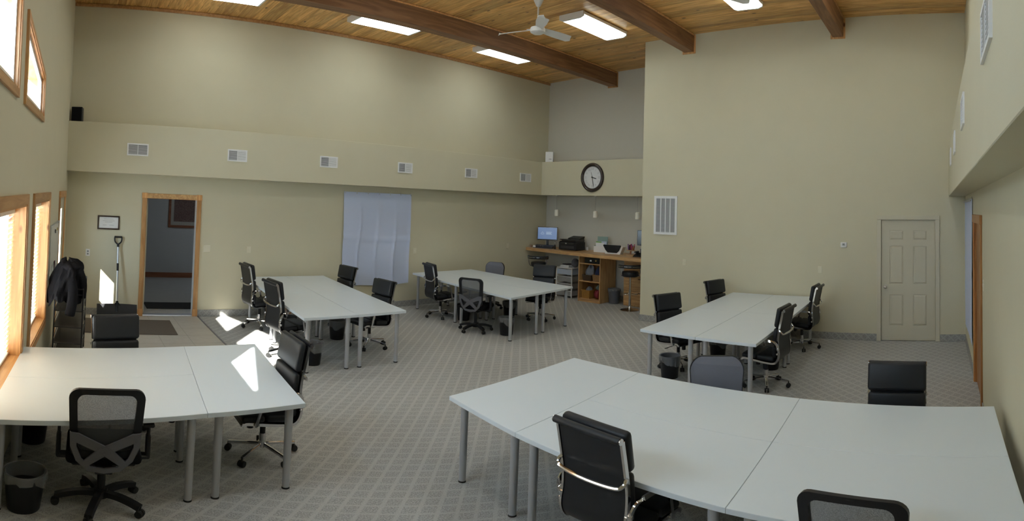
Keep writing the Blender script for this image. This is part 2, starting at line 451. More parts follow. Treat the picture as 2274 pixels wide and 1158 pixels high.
# ------------------------------------------------------------------ room numbers (metres)
YA, YS = 9.726, 9.414            # back wall, face of its soffit
XB, XR, XS = 9.5455, 11.278, 10.695   # far wall, alcove wall, face of alcove soffit
YP = 5.69                        # edge of the alcove
YR, YRS = -0.495, -0.207         # right wall, face of its soffit
ZB, ZT = 2.444, 3.2625           # soffit bottom and top
def zc(y): return 5.393 + 0.0226 * (YA - y)
LC, LM = -0.712, 0.0574          # left wall: x = LC + LM*y
def xl(y): return LC + LM * y
LANG = math.atan(LM)
WT = 0.16                        # outer wall thickness

# ================================================================== STRUCTURE
from mathutils.geometry import tessellate_polygon
def holed(mb, outer, holes, fn, h0, h1):
    """plate with openings; outer/holes are 2d loops, fn(a,b,h) -> point"""
    loops = [outer] + holes
    flat = [p for l in loops for p in l]
    tris = tessellate_polygon([[Vector((a, b, 0)) for a, b in l] for l in loops])
    A = [mb.bm.verts.new(fn(a, b, h0)) for a, b in flat]; B = [mb.bm.verts.new(fn(a, b, h1)) for a, b in flat]
    for t in tris:
        for V in (A, B):
            try: mb.bm.faces.new([V[i] for i in t])
            except ValueError: pass
    k = 0
    for l in loops:
        n = len(l)
        for i in range(n):
            j = (i + 1) % n
            mb.bm.faces.new((A[k + i], A[k + j], B[k + j], B[k + i]))
        k += n
    return mb
def rect(a0, a1, b0, b1): return [(a0, b0), (a1, b0), (a1, b1), (a0, b1)]
def struct(o, label, cat): return tag(o, label, cat, None, 'structure')

# ---- floor
TX1 = 2.28                                              # edge of the vinyl by the doors
fl = MB()
fl.bm.faces.new([fl.bm.verts.new(p) for p in ((-1.0, YR - 0.1, 0), (XR + .1, YR - 0.1, 0), (XR + .1, YA + .02, 0), (-1.0, YA + .02, 0))])
fl.bb(-1.0, XR + .1, YR - .1, YA + .02, -0.12, -0.002)
floor = struct(fl.build('floor', CARPET), 'grey beige carpet patterned with small light-edged squares', 'floor')
GROUT = mat('tile_joint', (0.35, 0.325, 0.285), 0.8)
MB().bb(-0.45, TX1, 7.3, YA, 0.0, 0.0025).build('tile_bed', GROUT, floor)['label'] = 'darker joints between the entry floor tiles'
tl0 = MB().bb(-.2235, .2235, -.2235, .2235, 0.0, 0.0022, 0.0008).build('floor_tile', TILE, floor)
nt = 0
for i in range(6):
    for j in range(6):
        x, y = TX1 - .2275 - i * .455, YA - .2 - j * .455
        if y < 7.5: continue
        o = tl0 if nt == 0 else tl0.copy()
        if nt: COL.objects.link(o); o.parent = floor
        o.location = (x, y, 0.0025); nt += 1
strip = MB().bb(TX1, TX1 + 0.03, 7.3, YA, 0.0, 0.009, 0.003).build('edge_strip', GREY_PLASTIC, floor)

# ---- ceiling with planks
cb = MB()
holed(cb, rect(-1.2, XR + .2, YR - .2, YA + .2), [], lambda a, b, h: Vector((a, b, zc(b) + h)), 0.022, 0.16)
ceiling = struct(cb.build('ceiling', BEAM), 'knotty pine plank ceiling, boards running across the timber beams', 'ceiling')
PW = 0.147
pm = MB(); pm.box((0, 0, 0.011), (PW, YA - YR + 0.35, 0.02), None, 0.0045)
p0 = pm.build('plank', PINE, ceiling)
SLA = -math.atan(0.0226)
nx = int((XR + 1.2) / PW) + 1
ymid = (YA + YR) / 2
for i in range(nx):
    o = p0 if i == 0 else p0.copy()
    if i: COL.objects.link(o); o.parent = ceiling
    o.location = (-1.1 + i * PW, ymid, zc(ymid) - random.uniform(0, 0.002)); o.rotation_euler = (SLA, 0, 0)

# ---- back wall (six vents, doorway to the hall)
DA0, DA1, DAZ = 1.275, 2.19, 2.045
bw = MB()
holed(bw, rect(-0.9, XR + .2, -0.05, 5.6), [rect(DA0 - .02, DA1 + .02, -0.02, DAZ + .02)], lambda a, b, h: Vector((a, YA + h, b)), 0.0, 0.14)
wall_back = struct(bw.build('wall_back', PAINT), 'long beige back wall under a boxed ledge with six vents', 'wall')
sb = MB(); sb.bb(xl(YS) - .1, XS, YS, YA + .01, ZB, ZT, 0.004)
struct(sb.build('trim_1', PAINT), 'boxed beige duct ledge running along the back wall', 'ledge')
tr = MB().bb(-0.3, XR, YA - 0.03, YA, 5.33, 5.39, 0.006).build('crown_strip', PINE_TRIM_Y, wall_back)

# ---- far wall with alcove
DB0, DB1, DBZ = 0.028, 0.971, 2.055
fw = MB()
holed(fw, rect(YR - .1, YP, -0.05, 5.75), [rect(DB0 - .015, DB1 + .015, -0.02, DBZ + .012)], lambda a, b, h: Vector((XB + h, a, b)), 0.0, 0.14)
fw.bb(XB + .14, XR + .1, YP - .14, YP, -0.05, 5.75)
wall_far = struct(fw.build('wall_far', PAINT), 'tall beige far wall with return grille and panelled door', 'wall')
aw = MB().bb(XR, XR + .14, YP - .2, YA + .1, -0.05, 5.75)
wall_alcove = struct(aw.build('wall_alcove', PAINT_GREY), 'greyer alcove wall behind the wooden counter', 'wall')
sb = MB(); sb.bb(XS, XR + .01, YP, YA, ZB, ZT, 0.004)
struct(sb.build('trim_2', PAINT), 'beige boxed ledge over the counter carrying the round clock', 'ledge')

# ---- right wall with its boxed ledge and doorway
DR0, DR1, DRZ = 6.10, 7.18, 2.06
rw = MB()
holed(rw, rect(-1.0, XB + .2, -0.05, 5.8), [rect(DR0, DR1, -0.02, DRZ)], lambda a, b, h: Vector((a, YR - h, b)), 0.0, 0.14)
wall_right = struct(rw.build('wall_right', PAINT), 'beige right wall close beside the camera with overhead ledge', 'wall')
sb = MB(); sb.bb(-1.0, XB, YR - .01, YRS, ZB, ZT, 0.004)
struct(sb.build('trim_3', PAINT), 'boxed beige duct ledge overhanging the right wall', 'ledge')

# ---- left wall: windows and outside door, in the wall's own frame (y along wall, x inward)
LW1 = (3.35, 4.82, 0.70, 2.03)       # lower windows: clear opening y0,y1,z0,z1
LW2 = (5.36, 6.72, 0.60, 2.03)
LD = (8.24, 9.16, 0.0, 2.02)
UP2 = [(4.50, 2.88), (5.70, 2.88), (5.70, 3.26), (4.50, 3.53)]
UP1 = [(2.32, 2.88), (4.08, 2.88), (4.08, 3.60), (3.10, 3.80), (2.32, 3.60)]
UP0 = [(1.00, 2.68), (2.05, 2.68), (2.05, 3.36), (1.00, 2.92)]
lw = MB()
holed(lw, rect(-0.7, YA + .2, -0.05, 5.8), [rect(*LW1), rect(*LW2), rect(LD[0], LD[1], -0.02, LD[3]), UP2, UP1, UP0], lambda a, b, h: Vector((-h, a, b)), 0.0, WT)
LROT = -LANG
def on_left(o): o.location = (LC, 0, 0); o.rotation_euler = (0, 0, LROT); return o
wall_left = struct(on_left(lw.build('wall_left', PAINT)), 'beige left wall with pine-trimmed windows and a glazed door', 'wall')

def loop_inset(poly, d):
    """offset a convex counter-clockwise loop inward by d"""
    n = len(poly); out = []
    for i in range(n):
        p, a, b = Vector(poly[i]), Vector(poly[i - 1]), Vector(poly[(i + 1) % n])
        e1 = (p - a).normalized(); e2 = (b - p).normalized()
        n1 = Vector((-e1.y, e1.x)); n2 = Vector((-e2.y, e2.x))
        k = (n1 + n2); k = k / k.dot(n1)
        q = p + k * d; out.append((q.x, q.y))
    return out
def frame_window(name, poly, label, blinds=False, cas=0.085, gd=WT, dp=WT):
    """pine casing pieces, lining boards, sash and pane; every board is its own part"""
    t = thing(name, label, 'window', kind='structure'); on_left(t)
    n = len(poly)
    outer = loop_inset(poly, -cas)
    for i in range(n):                                    # casing boards
        j = (i + 1) % n
        up = abs(poly[i][0] - poly[j][0]) < 1e-3
        m = MB(); m.prism([poly[i], poly[j], outer[j], outer[i]], lambda a, b, h: Vector((h, a, b)), 0.0, 0.022)
        m.build('casing', PINE_TRIM_Z if up else PINE_TRIM_Y, t)
        ins = loop_inset(poly, 0.018)
        m = MB(); m.prism([poly[i], poly[j], ins[j], ins[i]], lambda a, b, h: Vector((h, a, b)), -dp, 0.012)
        m.build('lining', PINE_TRIM_Z if up else PINE_TRIM_Y, t)
    inner = loop_inset(poly, 0.018); sash = loop_inset(poly, 0.062)
    s = MB(); s.ring(inner, sash, lambda a, b, h: Vector((h, a, b)), -gd + 0.005, -gd + 0.035)
    so = s.build('sash', WHITE, t)
    g = MB(); g.prism(sash, lambda a, b, h: Vector((h, a, b)), -gd + 0.016, -gd + 0.022)
    g.build('pane', GLASS, so)
    if blinds:
        y0, y1 = inner[0][0] + .01, inner[1][0] - .01; z0, z1 = inner[0][1] + .01, inner[2][1] - .01
        MB().bb(-dp + .045, -dp + .10, y0, y1, z1 - .05, z1, 0.004).build('head_rail', WHITE, t)
        bl = None; k = 0; z = z0 + 0.03
        while z < z1 - 0.07:
            if bl is None:
                mm = MB(); mm.box((0, 0, 0), (0.052, y1 - y0, 0.0022), Matrix.Rotation(R_(-38), 3, 'Y'))
                bl = o = mm.build('slat', BLIND, t)
            else:
                o = bl.copy(); COL.objects.link(o); o.parent = t
            o.location = (-dp + .072, (y0 + y1) / 2, z); z += 0.043
        MB().bb(-dp + .05, -dp + .095, y0, y1, z0, z0 + .018, 0.003).build('bottom_rail', WHITE, t)
        for yy in (y0 + .18, y1 - .18):
            MB().cyl((-dp + .072, yy, z0), (-dp + .072, yy, z1), 0.0022, n=6).build('cord', WHITE, t)
    return t
frame_window('window_1', rect(*LW1), 'large pine-trimmed window glowing behind white blinds above the table', True, 0.085, 0.185, 0.185)
frame_window('window_2', rect(*LW2), 'pine-trimmed window with half-open blinds next to the whiteboard', True, 0.085, 0.185, 0.185)
frame_window('window_3', UP2, 'high slanted pine-trimmed window nearest the back wall', False, 0.055, 0.05)
frame_window('window_4', UP1, 'tall high pine-trimmed window at the upper left picture edge', False, 0.055, 0.05)
frame_window('window_5', UP0, 'high slanted window out of view nearest the camera', False, 0.055, 0.05)

# glazed outside door in the left wall
t = on_left(thing('door_1', 'cream outside door with tall glass lite beside the coat rack', 'door', kind='structure'))
for y0, y1 in ((LD[0] - .085, LD[0]), (LD[1], LD[1] + .085)):
    MB().bb(0, 0.022, y0, y1, 0, LD[3] + .085, 0.004).build('casing', PINE_TRIM_Z, t)
MB().bb(0, 0.026, LD[0] - .10, LD[1] + .10, LD[3], LD[3] + .095, 0.004).build('casing', PINE_TRIM_Y, t)
GD = (8.30, 8.82, 0.95, 1.86)
m = MB(); holed(m, rect(LD[0] + .004, LD[1] - .004, 0.012, LD[3] - .004), [rect(*GD)], lambda a, b, h: Vector((h, a, b)), -0.055, -0.012)
leaf = m.build('leaf', PAINT_DOOR, t)
m = MB(); m.ring(loop_inset(rect(*GD), -0.03), loop_inset(rect(*GD), 0.008), lambda a, b, h: Vector((h, a, b)), -0.062, -0.005)
m.build('lite_frame', PAINT_DOOR, leaf)
MB().bb(-0.036, -0.030, GD[0], GD[1], GD[2], GD[3]).build('pane', GLASS, leaf)
MB().cyl((-0.012, LD[0] + .07, 0.98), (0.03, LD[0] + .07, 0.98), 0.012).sphere((0.045, LD[0] + .07, 0.98), 0.027).build('knob', STEEL, leaf, True)

# doorway to the hall: pine casing with corner blocks, open door leaf
t = thing('door_2', 'open doorway to the dim hall with pine casing and corner blocks', 'door', kind='structure')
for x0, x1 in ((DA0 - .085, DA0), (DA1, DA1 + .085)):
    MB().bb(x0, x1, YA - .02, YA, 0.0, DAZ, 0.004).build('casing', PINE_TRIM_Z, t)
    MB().bb(x0 - .008, x1 + .008, YA - .028, YA, DAZ, DAZ + .095, 0.004).build('corner_block', PINE_TRIM_Z, t)
    MB().bb(x0 - .006, x1 + .006, YA - .026, YA, 0.0, .13, 0.004).build('plinth_block', PINE_TRIM_Z, t)
MB().bb(DA0, DA1, YA - .02, YA, DAZ + .005, DAZ + .09, 0.004).build('casing', OAK_X, t)
MB().bb(DA0 - .018, DA0, YA, YA + .14, 0, DAZ).build('jamb', PINE_TRIM_Z, t)
MB().bb(DA1, DA1 + .018, YA, YA + .14, 0, DAZ).build('jamb', WHITE, t)
MB().bb(DA0, DA1, YA, YA + .14, DAZ, DAZ + .018).build('jamb', PINE_TRIM_Y, t)
MB().bb(DA0, DA1, YA - .01, YA + .15, 0.0, 0.022, 0.006).build('threshold', ALU, t)
lf = MB().bb(DA0 + .005, DA0 + .045, YA + .15, YA + 1.05, 0.012, DAZ - .01, 0.002).build('leaf', PAINT_DOOR, t)
MB().cyl((DA0 + .045, YA + .98, 0.98), (DA0 + .085, YA + .98, 0.98), 0.012).sphere((DA0 + .10, YA + .98, 0.98), 0.028).build('knob', STEEL, lf, True)

# hall beyond
hb = MB(); HX0, HX1, HY1, HZ = 0.7, 4.6, 14.15, 2.6
hb.bb(HX0 - .1, HX1 + .1, HY1, HY1 + .1, 0, HZ)
hb.bb(HX0 - .1, HX0, YA + .14, HY1, 0, HZ); hb.bb(HX1, HX1 + .1, YA + .14, HY1, 0, HZ)
hb.bb(HX0 - .1, HX1 + .1, YA + .14, HY1 + .1, HZ, HZ + .1)
wall_hall = struct(hb.build('wall_hall', HALL), 'dim grey blue hall walls seen through the doorway', 'wall')
MB().bb(HX0, HX1, YA, HY1, -0.1, 0.003).build('hall_floor', HALLFLOOR, wall_hall)
struct(MB().bb(HX0, HX1, HY1 - .018, HY1, 0.003, 0.13, 0.004).build('baseboard_hall', WOOD_RED), 'reddish wooden baseboard at the end of the hall', 'baseboard')

# unseen fill light added to brighten the hall, shaped as a ceiling globe
t = thing('hall_fill_lamp', 'unseen round fill lamp added to brighten the hall', 'light', (3.3, 12.4, HZ))
MB().lathe([(0, 0), (.16, 0), (.16, -.02), (0, -.02)], n=24).build('pan', WHITE, t, True)
MB().lathe([(.15, -.02), (.14, -.06), (.09, -.09), (0, -.10)], n=24).build('globe', mat('hall_fill_globe', (.9, .9, .9), .5, emit=(.88, .95, 1.0), estr=26.0), t, True)

# panelled door in the far wall
t = thing('door_3', 'closed cream six-panel door with round knob in the far wall', 'door', kind='structure')
for y0, y1 in ((DB0 - .075, DB0), (DB1, DB1 + .075)):
    MB().bb(XB - .018, XB, y0, y1, 0, DBZ, 0.004).build('casing', PAINT_DOOR, t)
MB().bb(XB - .018, XB, DB0 - .075, DB1 + .075, DBZ, DBZ + .07, 0.004).build('casing', PAINT_DOOR, t)
MB().bb(XB + .005, XB + .06, DB0 - .014, DB0, 0, DBZ).bb(XB + .005, XB + .06, DB1, DB1 + .014, 0, DBZ).bb(XB + .005, XB + .06, DB0 - .014, DB1 + .014, DBZ, DBZ + .012).build('jamb', PAINT_DOOR, t)
lw_ = DB1 - DB0; pw = lw_ * 0.255; px0 = lw_ * 0.155; px1 = lw_ * 0.59
pans = []
for zz0, zz1 in ((1.72, 1.88), (0.98, 1.62), (0.27, 0.80)):
    for px in (px0, px1): pans.append((DB0 + px, DB0 + px + pw, zz0, zz1))
m = MB(); holed(m, rect(DB0 + .004, DB1 - .004, 0.012, DBZ - .004), [rect(*q) for q in pans], lambda a, b, h: Vector((XB + .022 + h, a, b)), 0.0, 0.012)
m.bb(XB + .034, XB + .055, DB0 + .004, DB1 - .004, 0.012, DBZ - .004)
m.bb(XB + .056, XB + .07, DB0 - .1, DB1 + .1, -.05, DBZ + .1)  # unseen plate added behind the leaf to block light leaking round the door
leaf = m.build('leaf', PAINT_DOOR, t)
for q in pans:
    o_ = rect(*q); i_ = loop_inset(o_, 0.03)
    m = MB()
    A = [m.bm.verts.new((XB + .0325, a, b)) for a, b in loop_inset(o_, .006)]; B = [m.bm.verts.new((XB + .024, a, b)) for a, b in i_]
    for k in range(4): m.bm.faces.new((A[k], A[(k + 1) % 4], B[(k + 1) % 4], B[k]))
    m.bm.faces.new(B); m.build('panel', PAINT_DOOR, leaf)
m = MB().cyl((XB + .025, DB1 - .075, 0.93), (XB - .015, DB1 - .075, 0.93), 0.014).sphere((XB - .03, DB1 - .075, 0.93), 0.03)
m.cyl((XB + .024, DB1 - .075, 0.93), (XB + .016, DB1 - .075, 0.93), 0.033, n=16); m.build('knob', STEEL, leaf, True)

# wooden door in the right wall
t = thing('door_4', 'brown wooden door and casing seen edge-on in the right wall', 'door', kind='structure')
for x0, x1 in ((DR0 - .09, DR0), (DR1, DR1 + .09)):
    MB().bb(x0, x1, YR, YR + .022, 0, DRZ, 0.004).build('casing', DOORWOOD, t)
MB().bb(DR0 - .11, DR1 + .11, YR, YR + .03, DRZ, DRZ + .10, 0.004).build('casing', DOORWOOD, t)
lf = MB().bb(DR0, DR1, YR - .06, YR - .02, 0.0, DRZ, 0.002).build('leaf', DOORWOOD, t)
for x0, x1 in ((DR0, DR0 + .012), (DR1 - .012, DR1)):
    MB().bb(x0, x1, YR - .14, YR, 0, DRZ).build('jamb', DOORWOOD, t)

# carpet baseboards
def bboard(name, segs, label):
    root = thing(name, label, 'baseboard', kind='structure')
    for (x0, x1, y0, y1) in segs: MB().bb(x0, x1, y0, y1, 0.0, 0.122, 0.003).build('strip', CARPET_BASE, root)
bboard('baseboard_back', [(xl(YA), DA0 - .093, YA - .012, YA), (DA1 + .093, XR, YA - .012, YA)], 'grey patterned carpet strip along the foot of the back wall')
bboard('baseboard_far', [(XB - .012, XB, YR, DB0 - .076), (XB - .012, XB, DB1 + .076, YP), (XB - .012, XR, YP, YP + .012), (XR - .012, XR, YP, YA)], 'grey patterned carpet strip along the foot of the far wall')
bboard('baseboard_right', [(-.9, DR0 - .092, YR, YR + .012), (DR1 + .092, XB, YR, YR + .012)], 'grey patterned carpet strip along the foot of the right wall')

# outside: ground and an added, unseen eave sized to cut sun at the left door
struct(MB().bb(-60, -0.9, -40, 60, -0.4, -0.3).build('ground', TERRAIN), 'pale snowy ground outside the left windows', 'ground')
struct(MB().bb(-1.22, -0.36, 6.3, 10.4, 2.48, 2.58).build('shading_eave', BEAM), 'unseen eave added to cut the sun on the outside door', 'roof')

# ---- beams
for (y0, y1), lab in zip(((7.526, 7.757), (4.584, 4.794), (1.661, 1.858)), ('brown timber ceiling beam nearest the back wall', 'brown timber ceiling beam between the two fans', 'brown timber ceiling beam ending above the far door')):
    ym = (y0 + y1) / 2; zt_ = zc(ym) + .01; zb_ = {0: 5.094, 1: 5.160, 2: 5.217}[('back' in lab and 0) or ('fans' in lab and 1) or ('door' in lab and 2)]
    xe = XR if y0 > YP else XB
    b = MB().bb(-0.7, xe, y0, y1, zb_, zt_, 0.006).build('ceiling_beam', BEAM); tag(b, lab, 'beam', 'ceiling beams', 'structure')
    k = 0.035
    MB().bb(xe - .02, xe, y0 - k, y0, zb_ - k, zt_ - .02, .003).bb(xe - .02, xe, y1, y1 + k, zb_ - k, zt_ - .02, .003).bb(xe - .02, xe, y0, y1, zb_ - k, zb_, .003).build('end_trim', PINE_TRIM_Z, b)
    MB().bb(-0.7, xe, y0 - .02, y0, zt_ - .045, zt_ - .02).bb(-0.7, xe, y1, y1 + .02, zt_ - .045, zt_ - .02).build('cove_strip', PINE_TRIM_Y, b)

# ---- ceiling lights
LY = ((8.22, 8.77), (5.62, 6.14), (2.79, 3.29), (0.33, 0.82))
LX = ((1.55, 2.88), (4.60, 5.92), (7.62, 8.95)), ((1.3, 2.62), (4.3, 5.62), (7.33, 8.72)), ((1.0, 2.3), (4.0, 5.3), (7.05, 8.36)), ((0.9, 2.2), (3.9, 5.2), (6.9, 8.21))
lname = (('first', 'middle', 'last'))
rname = ('near the back wall', 'between the back and middle beams', 'between the middle and front beams', 'nearest the right wall')
f0 = None
for r in range(4):
    for c in range(3):
        x0, x1 = LX[r][c]; y0, y1 = LY[r]
        zt_ = zc((y0 + y1) / 2)
        lab = 'white fluorescent ceiling light, %s of the row %s' % (lname[c], rname[r])
        t = thing('ceiling_light', lab, 'light', ((x0 + x1) / 2, (y0 + y1) / 2, zt_), 0, 'fluorescent ceiling lights')
        hx = (x1 - x0) / 2; hy = (y1 - y0) / 2
        MB().bb(-hx + .03, hx - .03, -hy, hy, -.067, -.012, .004).bb(-hx * .8, hx * .8, -hy * .5, hy * .5, -.014, 0.0).build('housing', WHITE_METAL, t)
        for sx in (-1, 1):
            ey = hy + .003; m = MB(); prof = [(-ey, -.008), (-ey, -.096), (-hy * .72, -.127), (hy * .72, -.127), (ey, -.096), (ey, -.008)]
            m.prism(prof, lambda a, b, h: Vector((h, a, b)), sx * (hx + .004), sx * (hx - .03)); m.build('end_cap', WHITE_METAL, t)
        m = MB(); prof = [(-hy + .004, -.068), (-hy + .004, -.093), (-hy * .72, -.122), (hy * .72, -.122), (hy - .004, -.093), (hy - .004, -.068)]
        m.prism(prof, lambda a, b, h: Vector((h, a, b)), -hx + .03, hx - .03); m.build('lens', LENS, t)

# ---- ceiling fans
def fan(x, y, drop, ang, label):
    z = zc(y)
    t = thing('ceiling_fan', label, 'fan', (x, y, z), ang, 'white ceiling fans')
    MB().lathe([(0, 0), (.085, 0), (.08, -.02), (.05, -.09), (.03, -.13), (0, -.13)], n=20).build('canopy', WHITE, t, True)
    MB().cyl((0, 0, -.12), (0, 0, -drop + .05), .013).build('downrod', WHITE, t, True)
    MB().lathe([(0, -drop + .09), (.03, -drop + .085), (.045, -drop + .06), (.115, -drop + .05), (.125, -drop + .02), (.12, -drop - .025), (.08, -drop - .05), (0, -drop - .055)], n=28).build('motor', WHITE, t, True)
    for k in range(3):
        a = k * 2 * PI / 3; rm = Matrix.Rotation(a, 3, 'Z')
        def fn(u, v, rm=rm):
            r = .10 + u * .60
            w = .05 + .035 * min(1, u * 2.2); w *= 1 if u < .9 else math.sqrt(max(0.02, 1 - ((u - .9) / .1) ** 2))
            return rm @ Vector((r, (v - .5) * 2 * w, -drop + .03 - (v - .5) * .05 - .02 * u))
        b = MB(); b.slab(fn, 14, 3, (0, 0, -.007))
        bo = b.build('blade', WHITE, t, True)
        m = MB(); m.box(rm @ Vector((.135, 0, -drop + .03)), (.10, .05, .008), rm); m.build('bracket', WHITE, bo)
    return t
fan(6.50, 5.90, 0.54, R_(110), 'white three-blade ceiling fan hanging between beams, left of two')
fan(6.50, 2.95, 0.50, R_(86), 'white ceiling fan showing only blade tips at the top picture edge')
# ================================================================== FURNITURE
# ---- tables: white top, four round silver legs with black feet
TZ, TT = 0.735, 0.036
def table(q, label, group):
    """q: four floor-plan corners in order round the top"""
    c = [sum(p[0] for p in q) / 4, sum(p[1] for p in q) / 4]
    t = thing('table', label, 'table', (c[0], c[1], 0), 0, group)
    P = [Vector((p[0] - c[0], p[1] - c[1])) for p in q]
    area = sum(P[i].x * P[(i + 1) % 4].y - P[(i + 1) % 4].x * P[i].y for i in range(4))
    if area < 0: P = P[::-1]
    loop = [(p.x, p.y) for p in P]
    lo = loop_inset(loop, 0.0008); li = loop_inset(loop, 0.003)
    m = MB(); V = []
    for lp, z in ((li, TZ - TT), (lo, TZ - TT + .002), (lo, TZ - .002), (li, TZ)):
        V.append([m.bm.verts.new((a, b, z)) for a, b in lp])
    m.bm.faces.new(V[0][::-1]); m.bm.faces.new(V[3])
    for i in range(3):
        for k in range(4): m.bm.faces.new((V[i][k], V[i][(k + 1) % 4], V[i + 1][(k + 1) % 4], V[i + 1][k]))
    m.build('tabletop', WHITE_TOP, t)
    for a, b in loop_inset(loop, 0.095):
        lg = MB().cyl((a, b, .012), (a, b, TZ - TT), .027, .030, 16).build('leg', SILVER, t, True)
        MB().cyl((a, b, 0.0), (a, b, .014), .030, .028, 14).build('foot', BLACK_RUBBER, lg)
        MB().cyl((a, b, TZ - TT - .006), (a, b, TZ - TT), .055, .055, 14).build('mount_plate', SILVER, lg)
    return t
def lerp(a, b, k): return (a[0] + (b[0] - a[0]) * k, a[1] + (b[1] - a[1]) * k)
def four(A, B, C, D, labels, group, g=0.0014):
    """A,B,C,D corners; A-B and D-C are the long sides"""
    def pt(u, v): return lerp(lerp(A, B, u), lerp(D, C, u), v)
    k = 0
    for (u0, u1) in ((0, .5 - g / 2), (.5 + g / 2, 1)):
        for (v0, v1) in ((0, .5 - g), (.5 + g, 1)):
            table([pt(u0, v0), pt(u1, v0), pt(u1, v1), pt(u0, v1)], labels[k], group); k += 1
# near left
a, b, c_, d = (-0.415, 5.03), (1.104, 5.20), (0.930, 3.52), (-0.505, 3.33)
mL, mR = lerp(a, d, .5), lerp(b, c_, .5)
def cut(p, q, k=0.0012):
    L_ = math.hypot(q[0] - p[0], q[1] - p[1]); return lerp(p, q, k / L_)
table([a, b, cut(mR, b), cut(mL, a)], 'white table under the left window, the rear of two side by side', 'tables by the left window')
table([cut(mL, d), cut(mR, c_), c_, d], 'white table under the left window, behind the near mesh chair', 'tables by the left window')
table([(1.1055, 5.20), (1.834, 5.22), (1.652, 3.557), (0.9315, 3.52)], 'white table with the sun patch on its end, set crosswise by the left window', 'tables by the left window')
# middle left group
four((2.82, 6.23), (3.13, 9.60), (4.72, 9.60), (4.35, 6.22), [
    'white table in the middle-left block, front left quarter', 'white table in the middle-left block, front right quarter',
    'white table in the middle-left block, rear left quarter', 'white table in the middle-left block, rear quarter by the white sheet'], 'tables of the middle-left block')
# far group by the counter
four((6.41, 6.23), (6.75, 9.47), (8.385, 9.46), (8.215, 6.378), [
    'white table in the far block, front left quarter', 'white table in the far block, front right quarter facing the counter',
    'white table in the far block, left quarter against the back wall', 'white table in the far block, right quarter against the back wall'], 'tables of the far block by the counter')
# right group by the far wall
four((5.905, 3.51), (9.45, 3.66), (9.48, 2.10), (5.86, 1.985), [
    'white table in the far-wall block, front left quarter', 'white table in the far-wall block, front right quarter',
    'white table in the far-wall block, left quarter touching the wall', 'white table in the far-wall block, right quarter touching the wall'], 'tables of the far-wall block')
# near right row
FLn, BLn = (2.690, 3.235), (4.330, 3.320)
s1f, s1b = (2.560, 2.415), (4.290, 2.556)
s2f, s2b = (2.400, 0.950), (4.215, 1.062)
e_f, e_b = (2.29, -0.40), (4.146, -0.425)
G_ = 'tables of the near right row'
table([FLn, BLn, cut(s1b, BLn), cut(s1f, FLn)], 'white table at the left end of the near right row, set crosswise', G_)
for (f0_, b0_, f1_, b1_, l1, l2) in ((s1f, s1b, s2f, s2b, 'white table in the near right row, behind the black padded chair', 'white table in the near right row, in front of the grey mesh chair'),
                                   (s2f, s2b, e_f, e_b, 'white table in the near right row against the right wall, near half', 'white table in the near right row against the right wall, far half')):
    f0_, b0_ = cut(f0_, f1_), cut(b0_, b1_)
    m0, m1 = lerp(f0_, b0_, .5), lerp(f1_, b1_, .5)
    table([f0_, cut(m0, f0_), cut(m1, f1_), f1_], l1, G_)
    table([cut(m0, b0_), b0_, b1_, cut(m1, b1_)], l2, G_)

# ---- chairs
def star_base(t, material, r=0.29, w=0.024, thick=0.02, hubr=0.034, plastic=False, ph=0.0):
    MB().cyl((0, 0, .085 if not plastic else .075), (0, 0, .135 if not plastic else .14), hubr * 1.15, hubr, 16).build('hub', material, t, True)
    for k in range(5):
        a = 2 * PI * k / 5 + ph; ca, sa = math.cos(a), math.sin(a)
        m = MB()
        if plastic:
            path = _cr([(ca * .03, sa * .03, .105), (ca * .12, sa * .12, .112), (ca * .22, sa * .22, .098), (ca * r, sa * r, .075)], 4)
            n = len(path); sec = [(-.028, -.018), (.028, -.018), (.022, .018), (-.022, .018)]
        else:
            path = [(ca * .02, sa * .02, .112), (ca * .15, sa * .15, .100), (ca * r, sa * r, .082)]
            sec = [(-.013, -.012), (.013, -.012), (.013, .006), (.006, .012), (-.006, .012), (-.013, .006)]
        m.sweep(path, sec); lg = m.build('base_leg', material, t)
        x, y = ca * r, sa * r
        cm = MB(); px, py = -sa, ca
        for sgn in (-1, 1):
            cm.cyl((x + px * .006 * sgn, y + py * .006 * sgn, .029), (x + px * .027 * sgn, y + py * .027 * sgn, .029), .029, .026, 14)
        cm.cyl((x, y, .045), (x, y, .085), .008, n=8)
        co = cm.build('caster', BLACK_RUBBER, lg, True)
